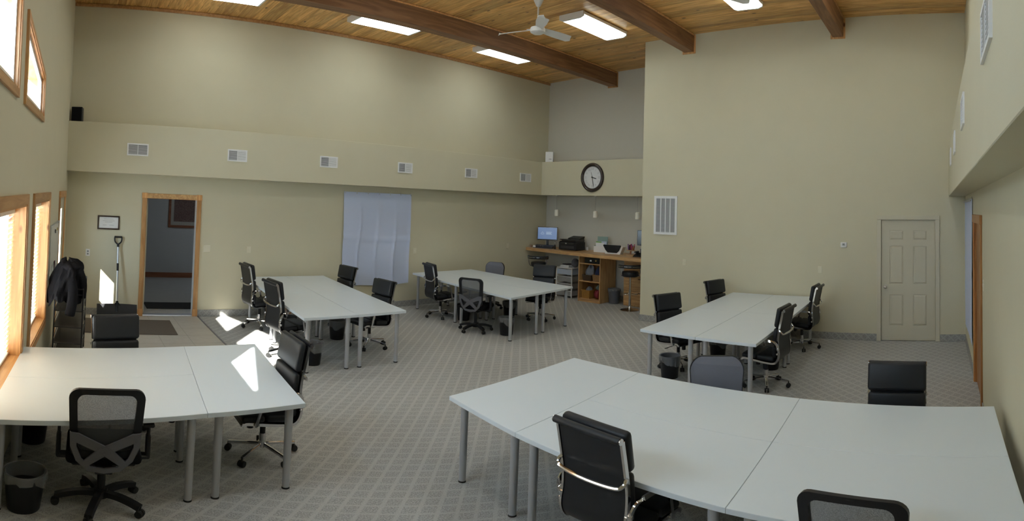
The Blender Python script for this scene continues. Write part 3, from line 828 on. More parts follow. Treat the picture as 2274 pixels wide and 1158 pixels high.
def exec_chair(label):
    t = thing('office_chair', label, 'chair', group='black padded office chairs')
    ctr = [(0, .245, .420), (0, .215, .442), (0, .10, .430), (0, -.06, .412), (0, -.165, .408), (0, -.215, .435), (0, -.240, .500), (0, -.232, .590), (0, -.238, .690), (0, -.268, .810), (0, -.318, .975)]
    prof = _cr(ctr, 4)
    hw = 0.215
    # sling
    m = MB(); sec = [(-hw, -.005), (hw, -.005), (hw, .005), (-hw, .005)]
    m.sweep(prof, sec, up=(0, .3, 1)); sl = m.build('sling', BLACK_LEATHER, t, True); sl['label'] = 'black leather sling under the pads'
    # side rails
    for sx in (-1, 1):
        m = MB(); P = [Vector((sx * (hw + .011), p.y, p.z)) for p in prof]
        m.sweep(P, [(-.008, -.011), (.008, -.011), (.008, .011), (-.008, .011)], up=(0, .3, 1)); m.build('side_rail', CHROME, t, True)
    # pads
    def pad(name, y0, z0, y1, z1, th, parent, w=.235, off=0.0):
        p0 = Vector((0, y0, z0)); p1 = Vector((0, y1, z1)); d = (p1 - p0); L_ = d.length; d.normalize()
        nn = Vector((1, 0, 0)).cross(d) if True else None
        rot = Matrix((Vector((1, 0, 0)), d, Vector((1, 0, 0)).cross(d))).transposed()
        c = (p0 + p1) / 2 + rot @ Vector((0, 0, off))
        m = MB(); m.box(c, (2 * w, L_, th), rot, th * .44, 3); return m.build(name, BLACK_LEATHER, parent, True)
    pad('head_pad', -.243, .792, -.300, 1.000, .058, t, .233, .0 - .028)
    pad('back_pad', -.205, .598, -.240, .786, .056, t, .228, -.024)
    pad('lumbar_pad', -.205, .462, -.203, .592, .055, t, .224, -.024)
    pad('seat_pad', .245, .470, .055, .468, .06, t, .232, 0.0)
    pad('seat_pad', .050, .466, -.175, .452, .06, t, .232, 0.0)
    # top roll
    r = MB().cyl((-.232, -.338, .982), (.232, -.338, .982), .019, n=14).build('top_roll', BLACK_LEATHER, t, True)
    for sx in (-1, 1): MB().cyl((sx * .232, -.338, .982), (sx * .238, -.338, .982), .0165, n=14).build('roll_cap', CHROME, r, True)
    # back brace
    br = _cr([(-.228, -.262, .775), (-.230, -.285, .752), (-.19, -.298, .730), (0, -.304, .722), (.19, -.298, .730), (.230, -.285, .752), (.228, -.262, .775)], 4)
    MB().tube(br, .011, 8).build('back_brace', CHROME, t, True)
    for sx in (-1, 1):
        x = sx * .248
        arm = _cr([(x, -.236, .560), (x + sx * .012, -.232, .620), (x + sx * .018, -.185, .652), (x + sx * .02, -.06, .662), (x + sx * .02, .035, .655), (x + sx * .016, .075, .630), (x + sx * .004, .115, .520), (x, .14, .425)], 4)
        m = MB(); m.sweep(arm, [(-.006, -.013), (.006, -.013), (.006, .013), (-.006, .013)], up=(0, 1, .2)); m.tube([(x, .14, .425), (sx * .2, .14, .422)], .009, 6)
        ar = m.build('armrest', CHROME, t, True)
        MB().sphere((x, -.236, .575), .019, (1, .9, 1.3), 10).sphere((x, -.226, .52), .015, (1.2, .9, .9), 10).cyl((sx * .22, -.238, .57), (x, -.238, .57), .008, n=8).build('arm_bolt', CHROME, ar, True)
    # mechanism
    MB().bb(-.085, .085, -.11, .12, .36, .405, .008).build('tilt_mechanism', BLACK_PLASTIC, t)
    MB().cyl((0, .11, .385), (0, .11, .30), .028, n=12).build('tension_knob', BLACK_PLASTIC, t, True)
    MB().tube([(.06, .02, .375), (.16, .03, .372), (.25, .035, .36)], .006, 6).box((.262, .036, .358), (.05, .02, .010), None, .003).build('lever', BLACK_PLASTIC, t)
    MB().cyl((0, 0, .22), (0, 0, .36), .024, n=14).build('column_sleeve', BLACK_PLASTIC, t, True)
    MB().cyl((0, 0, .12), (0, 0, .23), .028, n=14).build('gas_column', CHROME, t, True)
    for ch in children(t):                       # low seat, tall upright back
        for o in [ch] + children(ch):
            for v in o.data.vertices:
                z = v.co.z
                if z > .12: v.co.z = .12 + (z - .12) * .225 / .285 if z < .405 else .345 + (z - .405) * .655 / .595
                if z > .55: v.co.y += (z - .55) * .075
    star_base(t, CHROME, ph=R_(58))
    return t
def round_rect(w0, w1, z0, z1, r, n=5):
    """outline, bottom width w0, top width w1 (half widths)"""
    P = []
    for cx, cz, a0 in ((w0 - r, z0 + r, -90), (w1 - r, z1 - r, 0), (-(w1 - r), z1 - r, 90), (-(w0 - r), z0 + r, 180)):
        for k in range(n + 1):
            a = R_(a0 + 90 * k / n); P.append((cx + r * math.cos(a), cz + r * math.sin(a)))
    return P
def mesh_chair(label, mesh_material, frame_material):
    t = thing('mesh_chair', label, 'chair', group='mesh back office chairs')
    def bk(a, b, h):          # wrap onto the leaning, cupped back
        return Vector((a, -.205 - .16 * (b - .45) ** 1.0 * .75 + 1.05 * a * a * .55 + h, b))
    grey = mesh_material is MESH_GREY
    out = round_rect(.215, .235, .47, .940, .095 if grey else .06); inn = [(x * .775, .47 + (z - .47) * .815 + .05) for x, z in out]
    def arch(l): return [(x, z + ((.035 if grey else .016) * (1 - (x / .235) ** 2) if z > .8 else 0)) for x, z in l]
    MB().ring(arch(out), arch(inn), bk, -.014, .014).build('back_frame', frame_material, t, True)
    o2 = [(x * .86, .47 + (z - .47) * .89 + .035) for x, z in out]
    m = MB(); m.grid(lambda u, v: bk((u - .5) * 2 * (.178 + .022 * v), .505 + v * (.418 + (.03 if grey else .014) * (1 - (2 * u - 1) ** 2)), .001), 12, 8); m.build('mesh_panel', mesh_material, t, True)
    if mesh_material is MESH_GREY:
        m = MB(); m.prism([(x * .965, .47 + (z - .47) * .985 + .003) for x, z in arch(out)], bk, .016, .020); m.build('mesh_cover', mesh_material, t)
    # crossed lumbar bracket behind
    def bb_(a, b, h): return bk(a, b, -.03 + h)
    UO = [(-.225, .655), (-.205, .655), (-.17, .52), (-.12, .43), (-.06, .40), (.06, .40), (.12, .43), (.17, .52), (.205, .655), (.225, .655), (.215, .55), (.165, .425), (.09, .365), (-.09, .365), (-.165, .425), (-.215, .55)]
    m = MB()
    N8 = [(-.22, .66), (-.215, .56), (-.175, .455), (-.10, .385), (0, .372), (.10, .385), (.175, .455), (.215, .56), (.22, .66)]
    I8 = [(-.175, .63), (-.175, .56), (-.142, .475), (-.085, .418), (0, .408), (.085, .418), (.142, .475), (.175, .56), (.175, .63)]
    for i in range(8):
        m.prism([N8[i], N8[i + 1], I8[i + 1], I8[i]], bb_, -.008, .008)
    for sx in (-1, 1):
        m.prism([(sx * .215, .655), (sx * .165, .655), (sx * .0, .575), (sx * -.02, .535), (sx * .02, .520), (sx * .205, .60)], bb_, -.010, .006)
        m.prism([(sx * .145, .440), (sx * .11, .415), (sx * -.03, .525), (sx * .03, .565)], bb_, -.010, .006)
    m.build('lumbar_bracket', GREY_PLASTIC, t)
    MB().box((0, -.185, .385), (.11, .09, .05), None, .01, 2).box((0, -.11, .375), (.09, .14, .035), None, .008).build('back_link', BLACK_PLASTIC, t)
    m = MB(); m.box((0, .035, .445), (.48, .46, .075), None, .034, 3); m.build('seat', BLACK_CLOTH, t, True)
    MB().box((0, .03, .398), (.40, .38, .022), None, .008).build('seat_pan', BLACK_PLASTIC, t)
    for sx in (-1, 1):
        m = MB(); m.box((sx * .245, -.01, .395), (.12, .07, .03), None, .008); m.box((sx * .292, -.01, .47), (.032, .066, .17), None, .012, 2); m.box((sx * .292, -.01, .585), (.020, .046, .10), None, .006)
        ar = m.build('arm_post', BLACK_PLASTIC, t, True)
        MB().box((sx * .285, .02, .645), (.075, .235, .028), None, .012, 2).build('arm_pad', BLACK_PLASTIC, ar, True)
    MB().box((0, 0, .365), (.17, .2, .05), None, .012).build('tilt_mechanism', BLACK_PLASTIC, t)
    MB().tube([(.07, .03, .365), (.2, .04, .36), (.26, .05, .345)], .006, 6).build('lever', BLACK_PLASTIC, t)
    MB().cyl((0, 0, .13), (0, 0, .35), .028, n=14).build('gas_column', BLACK_PLASTIC, t, True)
    star_base(t, BLACK_PLASTIC, r=.295, hubr=.045, plastic=True, ph=R_(38))
    return t
def seat_chairs(rows, back, h0, make):
    src = kt = None
    for x, y, h, f, lab in rows:
        n_ = math.hypot(*f); fx, fy = f[0] / n_, f[1] / n_
        loc = (x + fx * back, y + fy * back, 0); rz = yaw_of(fx, fy)
        if src is None:
            src = o = make(lab); kt = kid_tree(src); o.location = loc; o.rotation_euler = (0, 0, rz)
        else: o = dup(src, loc, rz, lab, kids=kt)
        o.scale = (1, 1, h / h0)
E_ = [ # where the top of the back is (x, y, height), facing, label
    (0.435, 5.36, 1.0, (.2, -.98), 'black padded office chair facing the camera across the left window table'),
    (1.88, 4.24, 1.05, (-1, 0.03), 'black padded office chair at the sunlit end of the left window tables'),
    (2.88, 8.84, 1.06, (1, .05), 'black padded office chair at the middle-left tables, nearest the hall doorway'),
    (2.70, 7.12, 1.06, (1, .08), 'black padded office chair at the middle-left tables, standing in the sun patch'),
    (4.89, 8.87, 1.0, (-1, -.1), 'black padded office chair in front of the white wall sheet, rear one'),
    (4.63, 7.2, 1.0, (-1, -.08), 'black padded office chair on the right side of the middle-left tables, nearer one'),
    (6.48, 8.57, 1.03, (1, -.25), 'black padded office chair on the left of the far tables beside a mesh chair'),
    (8.5, 7.32, 1.03, (-.85, -.38), 'black padded office chair on the counter side of the far tables'),
    (7.11, 3.8, 1.0, (-.34, -.94), 'black padded office chair left of the far-wall tables beside a lined bin'),
    (8.92, 3.83, 1.0, (-.25, -.97), 'black padded office chair at the far left corner of the far-wall tables'),
    (6.66, 1.835, 1.04, (0.04, 1), 'black padded office chair seen from the side, right of the far-wall tables'),
    (8.78, 1.905, 1.03, (0.02, 1), 'black padded office chair at the right rear of the far-wall tables'),
    (4.49, 0.32, 1.0, (-1, 0), 'black padded office chair facing the camera across the near right table'),
    (2.33, 1.68, 1.06, (.99, -.12), 'black padded office chair in the foreground with its chrome back towards the camera'),
]
seat_chairs(E_, 0.285, 1.0, lambda lab: exec_chair(lab))
Mb = [
    (0.25, 3.31, 1.0, (0.02, 1), 'mesh back office chair with crossed grey bracket, nearest the left window tables'),
    (6.30, 7.13, 0.96, (.93, .36), 'mesh back office chair at the front left of the far tables'),
    (2.21, 0.35, 1.0, (.99, -.14), 'mesh back office chair cut off by the bottom picture edge'),
]
seat_chairs(Mb, 0.265, 0.96, lambda lab: mesh_chair(lab, MESH_BLACK, BLACK_PLASTIC))
Mg = [
    (8.53, 8.79, 0.95, (-.95, -.3), 'grey mesh office chair behind the far tables near the wall'),
    (4.46, 1.87, 0.95, (-.90, -.44), 'grey mesh office chair facing the camera across the near right row'),
]
seat_chairs(Mg, 0.265, 0.96, lambda lab: mesh_chair(lab, MESH_GREY, BLACK_PLASTIC))

# ---- waste bins with liners
def bin_(x, y, label, liner=LINER, h=0.30, r0=.105, r1=.135, body=BLACK_PLASTIC, drop=.12, seed=0):
    t = thing('waste_bin', label, 'bin', (x, y, 0), seed * .7, 'waste bins')
    MB().lathe([(0, 0), (r0, 0), (r0 + .004, .01), (r1, h - .008), (r1 + .004, h), (r1 - .006, h), (r1 - .008, h - .012), (r0 - .004, .012), (0, .01)], n=28).build('bucket', body, t, True)
    if liner:
        rnd = random.Random(seed); ph = [rnd.uniform(0, 6.28) for _ in range(6)]
        def fn(u, v):
            a = 2 * PI * u
            wob = .006 * math.sin(7 * a + ph[0]) + .005 * math.sin(13 * a + ph[1]) + .003 * math.sin(23 * a + ph[2])
            low = drop * (.75 + .25 * math.sin(2 * a + ph[3]) + .1 * math.sin(5 * a + ph[4]))
            if v < .35:
                k = v / .35; r = r1 - .012 - (1 - k) * .012; z = h - .10 * (1 - k)
            elif v < .45: k = (v - .35) / .1; r = r1 - .012 + .024 * k; z = h + .010 * math.sin(PI * k)
            else:
                k = (v - .45) / .55; z = h - low * k; r = r0 + (r1 - r0) * z / h + .012 + wob * (.4 + k)
            return Vector((r * math.cos(a), r * math.sin(a), z))
        MB().grid(fn, 56, 14).build('liner', liner, t, True)
    return t
B_ = [(-0.24, 3.50, 'black waste bin with clear liner at the lower left picture corner', LINER),
      (-0.27, 4.62, 'black waste bin under the left window tables', None),
      (3.16, 6.66, 'black waste bin with clear liner at the front corner of the middle-left tables', LINER),
      (4.12, 7.80, 'black waste bin under the middle-left tables, right side', LINER),
      (3.46, 8.25, 'black waste bin under the middle-left tables, left side', None),
      (6.80, 6.70, 'black waste bin with clear liner in front of the far tables', LINER),
      (7.98, 7.80, 'black waste bin standing under the far tables by the padded chair', LINER_GREY),
      (6.98, 8.05, 'small black waste bin half hidden behind the far table legs', None),
      (6.47, 3.38, 'black waste bin with grey liner at the left end of the far-wall tables', LINER_GREY),
      (7.72, 3.22, 'black waste bin under the far-wall tables, left side', LINER_GREY),
      (7.45, 2.30, 'black waste bin with grey liner behind the side-on padded chair', LINER_GREY),
      (9.22, 2.62, 'black waste bin under the far-wall tables nearest the wall', None)]
for i, (x, y, lab, ln) in enumerate(B_): bin_(x, y, lab, ln, seed=i, drop=.10 if i == 0 else .13)
bin_(10.86, 7.19, 'dark grey waste bin on the carpet beside the wooden bookcase', LINER_GREY, .34, .115, .145, BIN_GREY, .06, 20)
# ================================================================== FIXTURES AND SMALL THINGS
# ---- frames of reference: (a,b,h) -> point, h out of the wall into the room
def on_A(a, b, h): return Vector((a, YA - h, b))
def on_As(a, b, h): return Vector((a, YS - h, b))
def on_B(a, b, h): return Vector((XB - h, -a, b))
def on_Bs(a, b, h): return Vector((XS - h, -a, b))
def on_R(a, b, h): return Vector((-a, YR + h, b))
def on_Rs(a, b, h): return Vector((-a, YRS + h, b))

def vent(fn, a0, a1, b0, b1, label, group, dark_both=False):
    """white register: frame, centre bar, two louvre banks"""
    ca, cb2 = (a0 + a1) / 2, (b0 + b1) / 2
    t = thing('air_vent', label, 'vent', fn(ca, cb2, 0), 0, group)
    base = fn(ca, cb2, 0)
    f = lambda a, b, h: fn(a, b, h) - base
    fr = 0.022
    MB().ring(rect(a0, a1, b0, b1), rect(a0 + fr, a1 - fr, b0 + fr, b1 - fr), f, 0.0, 0.014).build('frame', WHITE_METAL, t)
    MB().prism(rect(a0 + fr, a1 - fr, b0 + fr, b1 - fr), f, 0.0, 0.002).build('backing', VENT_DARK, t)
    MB().prism(rect(ca - .005, ca + .005, b0 + fr, b1 - fr), f, 0.0, 0.013).build('centre_bar', WHITE_METAL, t)
    n = 9
    for k, (l0, l1) in enumerate(((a0 + fr, ca - .005), (ca + .005, a1 - fr))):
        m = MB()
        for i in range(n):
            z = b0 + fr + (i + .5) * (b1 - b0 - 2 * fr) / n
            th = .0022 if (k == 0 or dark_both) else .0065
            m.prism(rect(l0, l1, z - th, z + th), f, 0.004, 0.010)
        o = m.build('louvres', WHITE_METAL, t); o['kind'] = 'stuff'
    return t
VA = ((.852, 1.222), (2.646, 3.009), (4.465, 4.841), (6.244, 6.605), (8.067, 8.433), (9.87, 10.27))
vn = ('first', 'second', 'third', 'fourth', 'fifth', 'sixth')
for i, (a0, a1) in enumerate(VA):
    vent(on_As, a0, a1, 2.742, 2.945, 'white air vent in the back wall ledge, %s from the left' % vn[i], 'vents in the back wall ledge', i == 0)
for i, xc in enumerate((7.93, 6.25, 4.25, 2.19)):
    vent(on_Rs, -xc - .20, -xc + .20, 2.83, 3.06, 'white air vent in the right wall ledge, %s from the far wall' % vn[i], 'vents in the right wall ledge', True)
# return grille
t = thing('return_grille', 'large white return air grille on the far wall near the alcove', 'vent', on_B(-5.144, 2.07, 0)); base = on_B(-5.144, 2.07, 0)
f = lambda a, b, h: on_B(a, b, h) - base
g0, g1, z0, z1 = -5.400, -4.888, 1.705, 2.430
MB().ring(rect(g0, g1, z0, z1), rect(g0 + .045, g1 - .045, z0 + .045, z1 - .045), f, 0, .018).build('frame', WHITE_METAL, t)
MB().prism(rect(g0 + .045, g1 - .045, z0 + .045, z1 - .045), f, 0, .002).build('backing', VENT_DARK, t)
for k in range(1, 4):
    a = g0 + .045 + k * (g1 - g0 - .09) / 4; MB().prism(rect(a - .009, a + .009, z0 + .045, z1 - .045), f, 0, .016).build('mullion', WHITE_METAL, t)
m = MB()
for i in range(26):
    z = z0 + .045 + (i + .5) * (z1 - z0 - .09) / 26; m.prism(rect(g0 + .045, g1 - .045, z - .0024, z + .0024), f, .003, .009)
o = m.build('louvres', WHITE_METAL, t); o['kind'] = 'stuff'

# ---- switch plates and outlets
def plate(fn, a, b, label, w=.078, h=.122, material=ALMOND, toggles=1, outlet=False):
    base = fn(a, b, 0); f = lambda x, y, k: fn(x, y, k) - base
    t = thing('wall_plate', label, 'wall plate', base, 0, 'wall plates')
    m = MB(); A = [m.bm.verts.new(f(x, y, 0)) for x, y in rect(a - w / 2, a + w / 2, b - h / 2, b + h / 2)]; B = [m.bm.verts.new(f(x, y, .007)) for x, y in loop_inset(rect(a - w / 2, a + w / 2, b - h / 2, b + h / 2), .006)]
    m.bm.faces.new(A); m.bm.faces.new(B)
    for k in range(4): m.bm.faces.new((A[k], A[(k + 1) % 4], B[(k + 1) % 4], B[k]))
    m.build('plate', material, t)
    for k in range(toggles):
        x = a + (k - (toggles - 1) / 2) * .046
        if outlet:
            for dz in (-.022, .022): MB().prism(round_rect(.016, .016, -.014, .014, .008, 3) and [(x + p, b + dz + q) for p, q in round_rect(.016, .016, -.014, .014, .008, 3)], f, .006, .009).build('socket', VENT_DARK, t)
        else: MB().prism(rect(x - .007, x + .007, b - .018, b + .018), f, .006, .013).build('toggle', material, t)
plate(on_A, 2.415, 1.207, 'beige double switch plate right of the hall doorway', w=.125, toggles=2)
plate(on_A, 3.222, 1.203, 'beige switch plate on the back wall above the chair by the hall doorway')
plate(on_A, 6.972, 1.155, 'beige wall plate on the back wall right of the white sheet')
plate(on_A, 9.815, 1.185, 'beige wall plate on the back wall near the alcove corner')
plate(on_B, -4.71, 1.205, 'beige wall plate on the far wall below the return grille')
plate(on_B, -2.057, 1.195, 'pale wall plate on the far wall right of the table block')
plate(on_R, -5.86, 1.44, 'beige switch plate beside the wooden door in the right wall', material=ALMOND)
plate(on_A, 0.259, 1.08, 'white outlet plate on the back wall left of the snow shovel', material=WHITE, outlet=True)
# thermostat
base = on_B(-1.63, 1.628, 0); t = thing('thermostat', 'white digital thermostat on the far wall left of the door', 'thermostat', base)
m = MB(); m.box((-.012, 0, 0), (.024, .112, .086), None, .008, 2); bd = m.build('body', WHITE, t, True)
MB().bb(-.0255, -.024, -.022, .028, -.012, .025).build('display', mat('lcd', (.32, .36, .38), .3), t)
MB().bb(-.0262, -.0254, -.004, .002, -.006, .02).bb(-.0262, -.0254, -.004, .010, .016, .02).build('digit', BLACK_PLASTIC, t)

# ---- text helper
def text_mesh(s, size):
    cu = bpy.data.curves.new('text', 'FONT'); cu.body = s; cu.size = size; cu.align_x = 'CENTER'; cu.align_y = 'CENTER'; cu.resolution_u = 2
    o = bpy.data.objects.new('text', cu); COL.objects.link(o)
    dg = bpy.context.evaluated_depsgraph_get(); me = bpy.data.meshes.new_from_object(o.evaluated_get(dg)); bpy.data.objects.remove(o); return me

# ---- clock
base = on_Bs(-7.78, 2.865, 0)
t = thing('wall_clock', 'large round dark-rimmed wall clock with roman numerals above the counter', 'clock', base)
rot = Matrix(((0, 0, -1), (-1, 0, 0), (0, 1, 0)))          # local x right, y up, z out of wall
def clk(m): bmesh.ops.transform(m.bm, matrix=rot.to_4x4(), verts=m.bm.verts); return m
clk(MB().lathe([(.255, .0), (.335, .0), (.338, .02), (.325, .045), (.295, .055), (.265, .04), (.255, .02)], n=48)).build('rim', CLOCK_RIM, t, True)
fc = clk(MB().lathe([(0, .012), (.262, .012), (.262, .004), (0, .004)], n=48)).build('dial', CLOCK_FACE, t)
clk(MB().lathe([(.243, .0125), (.247, .0125), (.247, .0135), (.243, .0135)], n=48)).build('minute_track', PRINT_GREY, fc)
for i, s_ in enumerate(('XII', 'I', 'II', 'III', 'IV', 'V', 'VI', 'VII', 'VIII', 'IX', 'X', 'XI')):
    me = text_mesh(s_, .075); me.materials.append(PRINT_GREY); a = -i * PI / 6
    o = bpy.data.objects.new('numeral', me); COL.objects.link(o); o.parent = fc
    o.matrix_local = rot.to_4x4() @ Matrix.Rotation(a, 4, 'Z') @ Matrix.Translation((0, .195, .0135))
def hand(name, ang, l, w, tail, z):
    m = MB(); m.prism([(-w / 2, -tail), (w / 2, -tail), (w / 2, l * .8), (w * .15, l), (-w * .15, l), (-w / 2, l * .8)], lambda a, b, h: Vector((a, b, h)), z, z + .002)
    bmesh.ops.transform(m.bm, matrix=rot.to_4x4() @ Matrix.Rotation(-ang, 4, 'Z'), verts=m.bm.verts); m.build(name, BLACK_PLASTIC, t)
hand('hour_hand', R_(104), .13, .020, .03, .018); hand('minute_hand', R_(168), .21, .014, .03, .022); hand('second_hand', R_(168), .24, .005, .12, .026)
clk(MB().lathe([(0, .03), (.012, .03), (.012, .014), (0, .014)], n=16)).build('boss', BLACK_PLASTIC, t)

# ---- ledge things
t = thing('speaker', 'black loudspeaker standing on the back wall ledge in the left corner', 'speaker', (-0.03, 9.572, ZT), R_(-10))
MB().box((0, 0, .125), (.19, .17, .25), None, .012, 2).build('cabinet', BLACK_PLASTIC, t)
MB().box((0, -.088, .125), (.17, .008, .23), None, .003).build('grille', BLACK_CLOTH, t)

t = thing('white_box', 'small white electronics box on the alcove ledge in the corner', 'box', (10.84, 9.29, ZT), R_(30))
MB().box((0, 0, .13), (.12, .20, .26), None, .01, 2).build('case', WHITE, t); MB().box((-.0605, -.03, .075), (.002, .07, .012)).build('badge', GREY_PLASTIC, t)

# ---- certificate
base = on_A(.604, 1.604, 0); t = thing('certificate', 'small dark-framed certificate on the back wall above the snow shovel', 'picture', base); f = lambda a, b, h: on_A(a, b, h) - base
a0, a1, z0, z1 = .408, .800, 1.486, 1.722
MB().ring(rect(a0, a1, z0, z1), rect(a0 + .024, a1 - .024, z0 + .024, z1 - .024), f, 0, .018).build('frame', FRAME_DARK, t)
sh = MB().prism(rect(a0 + .024, a1 - .024, z0 + .024, z1 - .024), f, .002, .006).build('sheet', PAPER, t)
for (x0, x1, z) in ((.52, .69, 1.665), (.50, .71, 1.635), (.54, .67, 1.612), (.50, .57, 1.56), (.62, .70, 1.56)):
    MB().prism(rect(x0, x1, z - .003, z + .003), f, .006, .0065).build('text_line', PRINT_GREY, sh)

# ---- snow shovel leaning on the back wall
t = thing('snow_shovel', 'snow shovel with wide black blade and grey shaft leaning on the back wall', 'shovel', (.80, 9.54, 0))
p_lo, p_hi = Vector((.0, -.02, .20)), Vector((-.012, .13, 1.24))
MB().cyl(p_lo, p_hi, .017, n=12).build('shaft', ALU, t, True)
q0, q1 = p_lo.lerp(p_hi, .58), p_lo.lerp(p_hi, .70); MB().cyl(q0, q1, .020, n=12).build('grip_sleeve', BLACK_PLASTIC, t, True)
d = (p_hi - p_lo).normalized()
hp = [p_hi - d * .04, p_hi + d * .02] ; MB().cyl(hp[0], hp[1], .022, n=12).build('handle_socket', BLACK_PLASTIC, t, True)
def hx(x, k): return p_hi + d * k + Vector((x, 0, 0))
MB().tube(_cr([hx(0, .0), hx(-.05, .045), hx(-.062, .09), hx(-.06, .135)], 4), .013).tube(_cr([hx(0, .0), hx(.05, .045), hx(.062, .09), hx(.06, .135)], 4), .013).tube([hx(-.066, .13), hx(.066, .13)], .016).build('d_handle', BLACK_PLASTIC, t, True)
def blf(u, v):
    x = (u - .5) * .70; k = (u - .5) * 2
    return Vector((x, -.11 + .10 * v - .06 * (1 - v) * v * 4 * .4 + .0 * k * k, .005 + v * .245 - .012 * k * k * v))
m = MB(); m.slab(blf, 16, 8, (0, .006, 0)); bl = m.build('blade', BLACK_PLASTIC, t, True)
m = MB(); m.tube([(0, -.02, .30), (0, -.03, .22), (0, -.075, .12)], .024, 8); m.prism([(-.09, .20), (.09, .20), (.022, .28), (-.022, .28)], lambda a, b, h: Vector((a, -.02 + h, b)), -.008, .008); m.build('blade_socket', BLACK_PLASTIC, bl, True)

# ---- floor mats
tag(MB().box((.97, 8.91, .0105), (1.46, .96, .011), R_(-2), .004).build('door_mat', MAT_BROWN), 'dark brown rubber-backed mat on the vinyl behind the padded chair', 'mat')
tag(MB().box((1.93, 10.62, .0085), (.98, .58, .011), None, .004).build('hall_mat', MAT_BLACK), 'black mat on the hall floor just inside the doorway', 'mat')
# ---- picture in the hall
base = Vector((3.06, HY1, 1.74)); t = thing('framed_picture', 'framed sampler picture hanging on the hall end wall', 'picture', base); f = lambda a, b, h: Vector((a, -h, b))
MB().ring(rect(-.62, .62, -.47, .47), rect(-.56, .56, -.41, .41), f, 0, .03).build('frame', WOOD_RED, t)
MB().ring(rect(-.56, .56, -.41, .41), rect(-.48, .48, -.32, .32), f, .002, .012).build('mount', mat('mount_grey', (.42, .40, .36), .8), t)
MB().prism(rect(-.48, .48, -.32, .32), f, .002, .008).build('print', SAMPLER, t)

# ---- white sheets
def sheet(name, fn, a0, a1, b0, b1, label, hooks, seed, skew=0.0, sag=0.0, amp=1.0):
    base = fn((a0 + a1) / 2, b0, 0); t = thing(name, label, 'sheet', base)
    rnd = random.Random(seed); ph = [rnd.uniform(0, 6.28) for _ in range(9)]
    def g(u, v):
        a = a0 + (a1 - a0) * u; b = b1 - (b1 - b0) * v
        cr = sum(.026 * max(0, 1 - abs(u - c - .02 * math.sin(6 * v)) / .028) for c in (.22, .48, .74)) + .018 * max(0, 1 - abs(v - .48 - .03 * u) / .025)
        h = .034 + cr * min(1, v * 2) + .018 * v * math.sin(u * 9 + ph[0] + v) + .006 * math.sin(u * 21 + ph[1] + 3 * v) * v + .005 * math.sin(v * 13 + ph[2] + 5 * u) * v + .022 * abs(math.sin(u * PI * 2 + .35)) ** .5 * min(1, v * 3) - .012
        h = .008 + max(0, h - .008) * amp
        b += skew * u * v + sag * math.sin(u * PI * 2 + .6) * v
        a += .004 * math.sin(v * 11 + ph[4]) - .02 * v * (1 if u > .98 else 0)
        return fn(a, b, max(.006, h)) - base
    m = MB(); m.slab(g, 64, 40, fn(0, 0, -.003) - fn(0, 0, 0)); m.build('cloth', SHEET, t, True)
    for k in range(hooks):
        a = a0 + .02 + (a1 - a0 - .04) * k / (hooks - 1)
        MB().sphere(fn(a, b1 - .02, .034) - base, .011, (1, 1, 1), 8).cyl(fn(a, b1 - .02, .0) - base, fn(a, b1 + .028, .016) - base, .004, n=6).build('hook', STEEL, t, True)
sheet('wall_sheet', on_A, 5.17, 6.82, .49, 2.325, 'white cloth sheet hung from seven hooks on the back wall', 7, 3, skew=-.0, sag=.015)
sheet('wall_sheet', on_R, -9.45, -7.52, .40, 2.36, 'white cloth sheet hung on the right wall beside the wooden door', 7, 5, amp=.35)

# ---- left wall: whiteboard, marker cup
t = on_left(thing('whiteboard', 'whiteboard on the left wall between window and outside door', 'whiteboard'))
f = lambda a, b, h: Vector((h, a, b))
MB().prism(rect(7.0, 8.2, 1.05, 1.68), f, .004, .016).build('panel', mat('board_white', (.62, .64, .64), .25), t)
MB().ring(rect(6.98, 8.22, 1.03, 1.70), rect(7.0, 8.2, 1.05, 1.68), f, 0, .022).build('frame', ALU, t)
for (a, b, m_) in ((7.55, 1.60, BLACK_PLASTIC), (7.62, 1.585, BLACK_PLASTIC), (7.86, 1.60, YELLOW)): MB().prism(rect(a - .02, a + .02, b - .02, b + .02), f, .016, .024).build('magnet', m_, t)
t = on_left(thing('marker_cup', 'small clear cup of markers fixed to the whiteboard', 'cup'))
MB().prism(rect(7.30, 7.46, 1.06, 1.18), f, .02, .075).build('cup', LINER, t)
for k, m_ in enumerate((BLACK_PLASTIC, RED, NAVY)): MB().cyl((.045, 7.335 + k * .045, 1.07), (.04, 7.34 + k * .048, 1.22), .008, n=8).build('marker', m_, t, True)

# ---- coat rack with coat
t = thing('shoe_rack', 'black wire shoe rack with mesh shelves standing under the coat', 'rack', (-.20, 6.70, 0), LROT)
w, l, hh = .345, 1.0, .99
for x in (0, w):
    for y in (0, l): MB().tube([(x, y, 0), (x, y, hh)], .009, 8).build('post', BLACK_PLASTIC, t)
for z in (.12, .32, .52, .72, .92):
    fr = MB()
    for y in (0, l): fr.tube([(0, y, z), (w, y, z)], .006, 6)
    for x in (0, w): fr.tube([(x, 0, z), (x, l, z)], .006, 6); fr.tube([(x, 0, z + .06), (x, l, z + .06)], .005, 6)
    s_ = fr.build('shelf_frame', BLACK_PLASTIC, t)
    MB().bb(.005, w - .005, .005, l - .005, z - .002, z + .002).build('shelf_mesh', RACK_MESH, s_)
MB().tube([(0, 0, hh), (w, 0, hh), (w, l, hh), (0, l, hh)], .008, 6, closed=True).build('top_rail', BLACK_PLASTIC, t)
